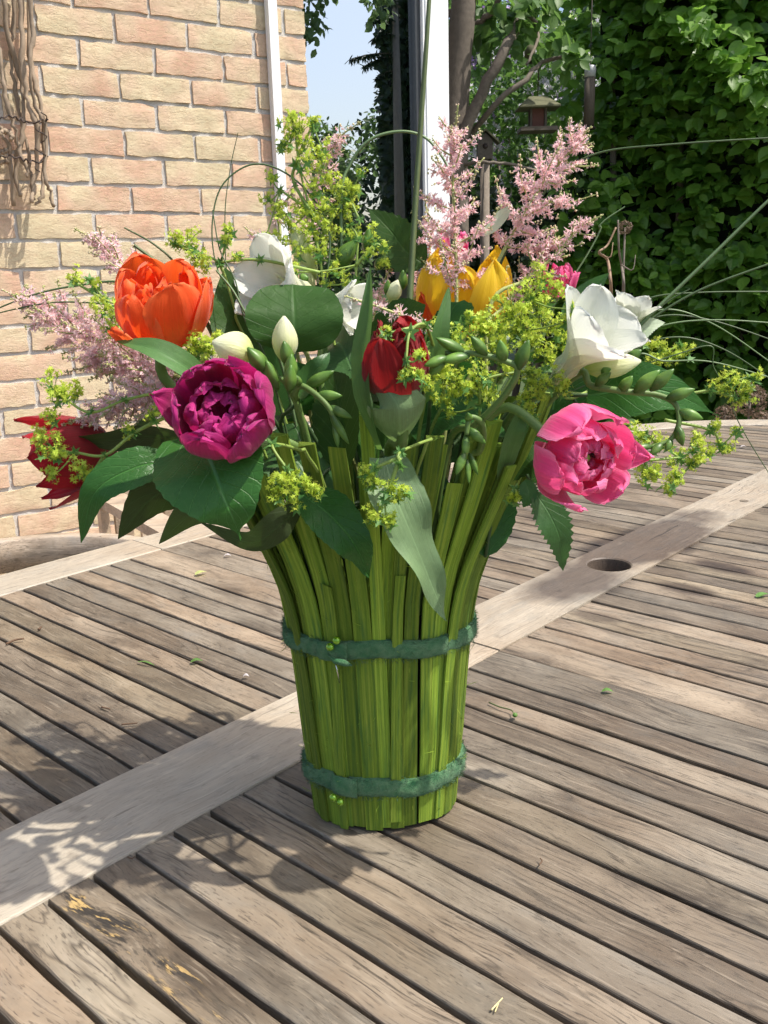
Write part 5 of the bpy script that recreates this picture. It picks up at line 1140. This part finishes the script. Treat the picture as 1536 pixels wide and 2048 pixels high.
astilbe('pink astilbe sprig in the top left sprays', [(560, 470, .07), (560, 420, .075), (590, 375, .075), (570, 340, .07)], 40, 10, M_astl, seed=14)

# ------------------------------------------------------------------ lime lady's mantle sprays
M_lime = mat_cloud('lime_star_flower', (.31, .46, .035), (.57, .70, .10), .4, .6, .3)
M_bract = mat_cloud('small_bract', (.08, .20, .05), (.15, .30, .08), .3, .5, .3)
GM = "lime lady's mantle sprays"
def mantle(label, stems, clusters, seed=0, dens=1.):
    """stems: list of pixel paths; clusters: (u,v,y,r_px)"""
    rs = np.random.default_rng(seed); first = at(*stems[0][0]); b = vase_root(first); root = empty('ladys_mantle', b, label, 'spray', GM)
    for j, s in enumerate(stems):
        pts = [at(*q) for q in s]
        if j == 0:
            bb = stem_to(pts[0], pts[1]-pts[0], 8); pts = list(bb[:-1:3])+pts
        P = bez(pts, 8*len(pts)); MB().tube(P, np.linspace(.0012, .0007, len(P)), 6).build('stem', M_stem_y, root)
    SP, SN, SS = [], [], []; twm = MB(); ends = np.array([at(*q) for s in stems for q in s]); LP, LD, LN = [], [], []
    for (u, v, y, r) in clusters:
        c = at(u, v, y); k_ = np.linalg.norm(c-CAM)/FPX; R0 = r*k_
        a = ends[np.argmin(((ends-c)**2).sum(1))]; n_sub = max(3, int(r*r/62*dens)+3)
        twm.tube(bez([a, (a+c)/2+[0, 0, -.002], c-[0, 0, R0*.4]], 6), .0005, 5)
        for _ in range(n_sub):
            d = nrm(rs.normal(size=3)); sc_ = c+d*R0*rs.random()**.45*np.array([1, .8, 1]); hub = c+(sc_-c)*.3-[0, 0, R0*.3]
            twm.tube([hub, (hub+sc_)/2+[0, 0, .0005], sc_-[0, 0, .001]], .00028, 4, False)
            for _ in range(int(rs.integers(5, 9))):
                o = nrm(rs.normal(size=3)+[0, -.2, .4]); SP.append(sc_+o*rs.uniform(.0008, .0034)); SN.append(o); SS.append(rs.uniform(.0012, .0022))
        for _ in range(2): LP.append(c+rs.normal(size=3)*R0*.3-[0, 0, R0*.5]); LD.append(nrm(rs.normal(size=3))); LN.append(nrm(rs.normal(size=3)+[0, -1, .6]))
    for s in stems:
        for q in s[1:]:
            for _ in range(3): LP.append(at(*q)); LD.append(nrm(rs.normal(size=3))); LN.append(nrm(rs.normal(size=3)+[0, -1, .6]))
    twm.build('fine_stalks', M_stem_y, root)['kind'] = 'stuff'
    cloud('star_flowers', STAR_V, STAR_F, SP, rdir(len(SP)), np.array(SN), np.array(SS), M_lime, root)
    SV = STAR_V*np.array([1, 1, .5]); cloud('bracts', SV, STAR_F, LP, LD, LN, rng.uniform(.003, .0055, len(LP)), M_bract, root)
mantle('lime spray rising above the orange tulip', [[(470, 620, .0), (440, 530, .0), (400, 510, .0), (350, 490, -.005)], [(640, 545, .0), (520, 520, .0), (440, 524, .0)]], [(375, 480, -.005, 26), (350, 475, -.005, 18), (395, 510, -.01, 22), (408, 530, -.012, 16), (460, 460, .0, 14), (475, 510, .0, 12), (450, 480, 0, 10)], 1)
mantle('lime sprigs at the left among pale plumes', [[(330, 720, .0), (250, 640, .01), (210, 600, .01), (180, 560, .01)], [(210, 600, .01), (150, 565, .01)]], [(150, 555, .01, 16), (190, 570, .01, 10), (210, 610, .0, 26), (235, 630, -.005, 22), (222, 655, .0, 20), (240, 600, 0, 14), (265, 640, 0, 12)], 2)
mantle('lime spray between orange and purple tulips', [[(440, 780, -.04), (420, 730, -.05), (405, 700, -.055)]], [(400, 680, -.055, 26), (385, 700, -.055, 24), (415, 705, -.055, 22), (430, 675, -.05, 16)], 3)
mantle('lime spray arching over the crimson tulip', [[(370, 830, -.03), (320, 790, -.05), (250, 800, -.05), (180, 825, -.05), (120, 790, -.05)], [(340, 830, -.04), (270, 865, -.05), (210, 910, -.055), (150, 905, -.05)], [(210, 910, -.05), (185, 945, -.05)]],
       [(105, 770, -.05, 28), (125, 790, -.05, 24), (100, 830, -.05, 22), (80, 880, -.05, 24), (95, 905, -.05, 20), (115, 895, -.05, 24), (160, 935, -.055, 24), (178, 955, -.055, 18), (105, 945, -.05, 16), (255, 860, -.05, 12), (305, 830, -.05, 14), (150, 780, -.04, 18)], 4)
mantle('tall lime spray standing before the window and trim', [[(660, 640, .03), (640, 520, .04), (620, 420, .045), (600, 340, .045), (590, 260, .045)], [(640, 480, .045), (690, 400, .05), (720, 440, .045)], [(620, 420, .045), (560, 380, .05)], [(640, 450, .04), (590, 370, .05), (590, 330, .05), (625, 250, .05)]],
       [(585, 235, .045, 28), (600, 260, .045, 28), (628, 240, .05, 12), (575, 285, .045, 20), (610, 290, .045, 18), (560, 290, .045, 10), (610, 320, .045, 26), (650, 300, .05, 20), (645, 335, .045, 26), (625, 370, .045, 24), (665, 375, .05, 32), (700, 385, .05, 24), (545, 355, .05, 14), (540, 395, .05, 16), (560, 415, .05, 20), (600, 410, .045, 28), (640, 415, .045, 32), (690, 420, .05, 28), (715, 380, .05, 10), (575, 450, .045, 26), (615, 455, .04, 30), (655, 460, .045, 30), (700, 470, .045, 24), (560, 480, .045, 20), (530, 470, .045, 16), (600, 490, .04, 24), (640, 500, .04, 24), (690, 510, .04, 20), (720, 345, .05, 8)], 5, .8)
mantle('airy lime spray right of the tall one', [[(720, 640, .02), (712, 560, .03), (715, 480, .035), (700, 450, .035)], [(712, 530, .03), (750, 490, .035), (770, 500, .035)]], [(745, 470, .035, 18), (765, 490, .035, 16), (770, 520, .035, 14), (740, 510, .03, 14), (670, 540, .03, 16), (700, 560, .03, 14), (590, 540, .02, 12), (650, 565, .03, 12)], 6, .7)
mantle('thick lime spray covering the yellow tulip right side', [[(980, 800, -.03), (1000, 730, -.03), (1030, 660, -.03), (1060, 600, -.025)], [(1000, 730, -.03), (950, 680, -.04), (920, 650, -.04)]],
       [(1085, 550, -.02, 26), (1100, 580, -.02, 30), (1060, 590, -.025, 36), (1020, 610, -.03, 36), (1080, 630, -.03, 36), (1040, 650, -.035, 40), (990, 640, -.035, 32), (960, 660, -.04, 30), (1000, 680, -.04, 34), (1060, 690, -.04, 36), (1110, 650, -.03, 28), (1130, 690, -.035, 24), (950, 700, -.045, 28), (910, 670, -.045, 22), (1130, 640, -.06, 10), (1140, 615, -.06, 8), (1100, 710, -.04, 24)], 7)
mantle('lime spray below the curving green freesia buds', [[(960, 880, -.05), (960, 810, -.06), (970, 760, -.065), (1060, 740, -.06)], [(970, 800, -.06), (920, 760, -.065), (890, 750, -.065)]],
       [(890, 745, -.065, 26), (920, 760, -.065, 28), (900, 785, -.06, 26), (960, 750, -.06, 26), (980, 790, -.06, 24), (940, 790, -.06, 22), (1020, 740, -.06, 22), (1060, 750, -.06, 26), (1070, 780, -.06, 22), (1050, 800, -.06, 18), (1110, 760, -.07, 24), (1130, 775, -.07, 18), (1060, 825, -.06, 16), (880, 800, -.055, 16), (900, 820, -.05, 14)], 8)
mantle('lime sprig dangling in front of the red tulip', [[(870, 700, -.06), (850, 650, -.10), (820, 665, -.11), (812, 720, -.118)], [(850, 650, -.10), (780, 665, -.11)]], [(770, 665, -.112, 11), (822, 745, -.12, 12), (840, 752, -.12, 9), (806, 750, -.12, 8), (838, 712, -.118, 10), (850, 770, -.115, 10), (765, 690, -.112, 8)], 9)
mantle('lime sprig over the heart-shaped leaf', [[(600, 900, -.08), (545, 890, -.10), (575, 940, -.108), (590, 965, -.11)]], [(555, 955, -.11, 22), (575, 975, -.112, 26), (555, 990, -.112, 18), (600, 960, -.11, 18), (630, 975, -.11, 20), (590, 1010, -.11, 12), (640, 985, -.11, 12)], 10)
mantle('lime sprig hanging over the grey-green tulip leaf', [[(860, 880, -.08), (800, 905, -.108), (800, 930, -.112)], [(800, 915, -.11), (750, 935, -.11)], [(800, 915, -.11), (770, 1000, -.114)]], [(728, 945, -.11, 14), (742, 968, -.11, 16), (735, 955, -.11, 10), (780, 975, -.114, 16), (810, 985, -.114, 16), (795, 992, -.114, 10), (752, 1025, -.114, 18), (772, 1042, -.114, 20), (745, 1040, -.114, 12)], 11)
mantle('lime sprig low at the right vase rim', [[(1000, 960, -.03), (1030, 980, -.05), (1030, 1000, -.05)]], [(1025, 1000, -.05, 16), (1040, 990, -.05, 12)], 12)
mantle('lime spray at the right behind the buds and grass', [[(1180, 780, .0), (1260, 740, .01), (1320, 710, .01), (1360, 690, .01)]], [(1320, 690, .01, 20), (1345, 705, .01, 20), (1375, 700, .01, 14), (1300, 720, .01, 18), (1330, 715, .01, 18), (1290, 690, .01, 12)], 13)
mantle('lime spray reaching to the right picture edge', [[(1290, 800, -.0), (1420, 780, .0), (1460, 765, .0), (1500, 755, .0)], [(1420, 780, .0), (1470, 795, .0)]], [(1425, 770, .0, 10), (1460, 755, .0, 18), (1490, 765, .0, 20), (1510, 755, .0, 12), (1470, 795, .0, 20), (1495, 790, .0, 16), (1455, 775, 0, 12)], 14)
mantle('lime spray spreading over the far table slats', [[(1160, 850, -.02), (1230, 850, -.01), (1290, 870, -.01), (1380, 930, -.01)], [(1230, 910, -.02), (1290, 920, -.015), (1360, 915, -.01)], [(1330, 840, .0), (1420, 860, .0), (1440, 890, .0)]],
       [(1240, 865, -.01, 26), (1270, 870, -.01, 26), (1300, 880, -.01, 24), (1250, 900, -.01, 18), (1330, 885, -.01, 16), (1390, 870, 0, 14), (1430, 855, .0, 16), (1445, 890, .0, 14), (1420, 900, .0, 12), (1470, 860, .0, 10), (1455, 895, 0, 12), (1295, 935, -.015, 24), (1310, 955, -.015, 20), (1345, 965, -.015, 20), (1350, 945, -.015, 14), (1355, 915, -.01, 20), (1395, 925, -.01, 20), (1400, 905, -.01, 18), (1390, 890, -.01, 14), (1285, 950, -.015, 14), (1340, 975, -.015, 12)], 15)
mantle('lime sprig between the yellow tulip and red tulip', [[(870, 760, -.03), (850, 690, -.03), (860, 660, -.03)]], [(872, 650, -.02, 12), (940, 640, -.04, 12), (965, 660, -.04, 12), (885, 705, -.04, 10)], 16)

# ------------------------------------------------------------------ grasses and long stems
M_grass = mat_plain('bear_grass', (.06, .10, .04), .4, .25, 40, .1); M_grass_l = mat_plain('light_grass', (.13, .20, .09), .4, .25, 40, .1); M_grass_d = mat_plain('olive_rush', (.09, .12, .045), .5, .3, 60, .3)
GG = 'long grass blades in the bouquet'
def grass(label, pts, wpx_, mat=None, root_in=True, name='grass_blade', flat=.45):
    path = [at(*q) for q in pts]; k_ = np.linalg.norm(path[0]-CAM)/FPX; b = vase_root(path[0])
    full = ([b]+(over_rim(path[0])[:1] or [b*.4+path[0]*.6]) if root_in else [])+path; P = bez(full, 12*len(full)); root = empty(name, P[0], label, 'grass', GG)
    r = np.linspace(wpx_*.5*k_, wpx_*.22*k_, len(P)); T = nrm(np.gradient(P, axis=0)); rows = []
    for i in range(len(P)):
        c = CAMDIR(P[i]); S = nrm(np.cross(T[i], c)); rows.append([P[i]-S*r[i], P[i]+c*r[i]*flat, P[i]+S*r[i], P[i]-c*r[i]*flat*.6])
    MB().grid(np.array(rows), True).build('blade', mat or M_grass, root)
grass('tall straight olive rush crossing the white window post', [(815, 700, .0), (824, 520, .01), (838, 300, .02), (852, 100, .025), (862, -60, .03)], 17, M_grass_d, name='rush_stem', flat=.9)
grass('arched grass blade looping over the brick wall', [(640, 700, .02), (660, 480, .04), (620, 390, .05), (560, 340, .055), (500, 330, .055), (445, 370, .05), (425, 440, .045), (430, 520, .04), (460, 600, .03)], 5)
grass('thin grass line rising before the bricks', [(480, 680, .0), (455, 560, .01), (450, 430, .015), (460, 340, .02), (476, 265, .02)], 3)
grass('arched green blade in front of the window glass', [(690, 640, .04), (683, 400, .05), (700, 330, .055), (740, 280, .055), (800, 263, .055), (850, 275, .055), (885, 315, .05), (900, 350, .05)], 9, M_grass_l)
grass('long grass blade sweeping right along the hedge top', [(990, 560, .05), (1060, 430, .06), (1120, 350, .06), (1200, 305, .06), (1350, 288, .05), (1600, 272, .04)], 6)
grass('thick blue-green blade slanting up to the right edge', [(1240, 690, -.0), (1290, 640, .0), (1420, 515, .0), (1540, 398, .0), (1620, 330, .0)], 10, M_grass_l)
grass('blade slanting up right below the thick one', [(1230, 700, .01), (1300, 640, .01), (1400, 580, .01), (1540, 527, .01), (1620, 500, .01)], 7)
for i, (pts, l) in enumerate([([(1240, 660, .02), (1290, 600, .02), (1400, 585, .02), (1600, 583, .02)], 'level grass blade below the hedge middle'), ([(1240, 690, .02), (1330, 650, .02), (1440, 640, .02), (1600, 650, .02)], 'grass blade curving level at the right edge'),
        ([(1240, 690, .03), (1310, 635, .03), (1420, 640, .03), (1600, 700, .03)], 'grass blade bowing down to the right edge'), ([(1240, 680, .03), (1320, 620, .03), (1430, 650, .03), (1590, 760, .03)], 'grass blade drooping low at the right edge'),
        ([(1240, 720, .02), (1340, 675, .02), (1450, 700, .02), (1600, 800, .02)], 'lowest grass blade drooping at the right edge'), ([(1240, 720, .0), (1330, 722, .0), (1430, 725, .0), (1590, 770, .0)], 'grass blade just above the wide veined leaf'),
        ([(1230, 690, .01), (1290, 640, .01), (1340, 600, .01), (1380, 578, .01)], 'short grass blade ending before the hedge'), ([(1180, 500, .05), (1200, 450, .05), (1250, 413, .05)], 'short green blade beside the right plume')]):
    grass(l, pts, 5, [M_grass, M_grass_l][i % 2])
grass('thin wiry stalk hanging down at the right edge', [(1380, 700, .0), (1430, 740, .0), (1480, 850, .0), (1540, 950, .0), (1580, 1010, .0)], 3)
grass('upper grass arc leaving the left edge', [(330, 620, .02), (250, 566, .02), (150, 572, .02), (60, 592, .02), (-60, 640, .02)], 6)
grass('lower grass arc leaving the left edge', [(340, 660, .02), (240, 615, .02), (140, 604, .02), (60, 612, .02), (-60, 640, .02)], 5)
grass('cut broad blade end above the orange tulip', [(430, 680, -.0), (360, 575, -.01), (320, 530, -.015), (268, 490, -.015)], 12, M_grass_d)
grass('cut blade end pointing up left over the bricks', [(430, 660, .0), (360, 540, .0), (310, 490, .0), (248, 455, .0)], 7, M_grass_d)
grass('pair of shiny blades crossing right of the orange tulip, upper', [(560, 720, -.02), (500, 640, -.02), (465, 580, -.015), (432, 540, -.01)], 8, M_grass_l)
grass('shiny blade crossing below the white bloom', [(540, 740, -.03), (490, 640, -.02), (470, 560, -.01), (440, 500, .0), (425, 420, .01)], 5, M_grass)

# ------------------------------------------------------------------ bits lying on the table
M_bit_g = mat_leaf('fallen_green', (.10, .22, .04), (.12, .24, .05), .3, .5, .2); M_bit_y = mat_leaf('fallen_yellow', (.42, .46, .16), (.4, .45, .15), .3, .5, .2); M_bit_b = mat_plain('fallen_brown', (.12, .07, .04), .8); M_bit_w = mat_petal('fallen_petal', (.8, .75, .75), (.85, .78, .78), (.85, .8, .8))
M_straw = mat_plain('straw', (.62, .52, .26), .6)
def fallen(name, label, u, v, L, w, ang, mat, cat):
    c = atz(u, v, ZT+.003); d = np.array([math.cos(ang), math.sin(ang), 0]); root = empty(name, (c[0], c[1], ZT+.0012), label, cat, 'bits fallen on the table')
    leaf_mesh([c-d*L/2-[0, 0, .0008], c+[0, 0, .0012], c+d*L/2-[0, 0, .0004]], w/2, (0, 0, 1), 'ovate', .25, n=12, m=5).build('blade', mat, root)
for a_ in [('fallen_leaf', 'small yellow-green leaf lying on the left slats', 402, 1146, .016, .010, .6, M_bit_y, 'leaf'), ('fallen_leaf', 'crumpled green leaf on the middle left slats', 393, 1322, .012, .007, .2, M_bit_g, 'leaf'),
           ('fallen_leaf', 'green leaflet caught along a left slat gap', 292, 1326, .022, .003, -.5, M_bit_g, 'leaf'), ('fallen_leaf', 'bright green oval leaf on the right slats', 1215, 1382, .010, .006, -.2, M_bit_g, 'leaf'),
           ('fallen_leaf', 'green leaf at the right picture edge on the slats', 1526, 1190, .020, .009, .4, M_bit_g, 'leaf'), ('fallen_petal', 'white petal on the far left slats', 455, 1111, .010, .007, .0, M_bit_w, 'petal'),
           ('fallen_petal', 'pale petal crumb beside the vase left side', 492, 1352, .006, .005, .0, M_bit_w, 'petal'), ('fallen_petal', 'white petal crumb on the far right slats', 1487, 893, .012, .008, .0, M_bit_w, 'petal'), ('fallen_leaf', 'tiny lime crumb near the upper felt band', 568, 1283, .005, .004, .0, M_bit_y, 'leaf')]: fallen(*a_)
def bit(label, pts, w, mat, name='twig_bit'):
    P = bez([atz(u, v, ZT+.0022+.0006*i) for i, (u, v) in enumerate(pts)], 10); root = empty(name, P[0], label, 'twig', 'twig bits fallen on the table'); MB().tube(P, np.linspace(w, w*.7, 10), 6).build('stalk', mat, root); return root
bit('short brown stick on the left slats', [(243, 1449), (275, 1446)], .0007, M_bit_b); bit('tiny brown stick left of the short stick', [(203, 1414), (220, 1418)], .0008, M_bit_b); bit('brown bract bit at the left edge', [(12, 1288), (30, 1280), (48, 1277)], .0012, M_bit_b); bit('small dark bit near the left rim', [(77, 1259), (83, 1254)], .0014, M_bit_b)
r_ = bit('thin fallen stalk with seed head right of the vase', [(978, 1405), (1000, 1414), (1022, 1420), (1028, 1428)], .0007, M_grass_d); MB().ball(atz(1030, 1430, ZT+.0035), (.0022, .0022, .002), 8, 6).build('seed_head', M_bit_g, r_)
bit('thin straw crossing another on the front slats', [(983, 2020), (1005, 1996)], .0005, M_straw, 'straw'); bit('short straw under the crossing one', [(990, 2024), (998, 2004)], .0004, M_straw, 'straw'); bit('curled dark fibre on the right slats', [(1078, 1730), (1084, 1722), (1080, 1716)], .0005, M_bit_b)
bit('small curled fibre near the rail at front left', [(255, 1714), (263, 1717), (270, 1713)], .0005, M_bit_b)
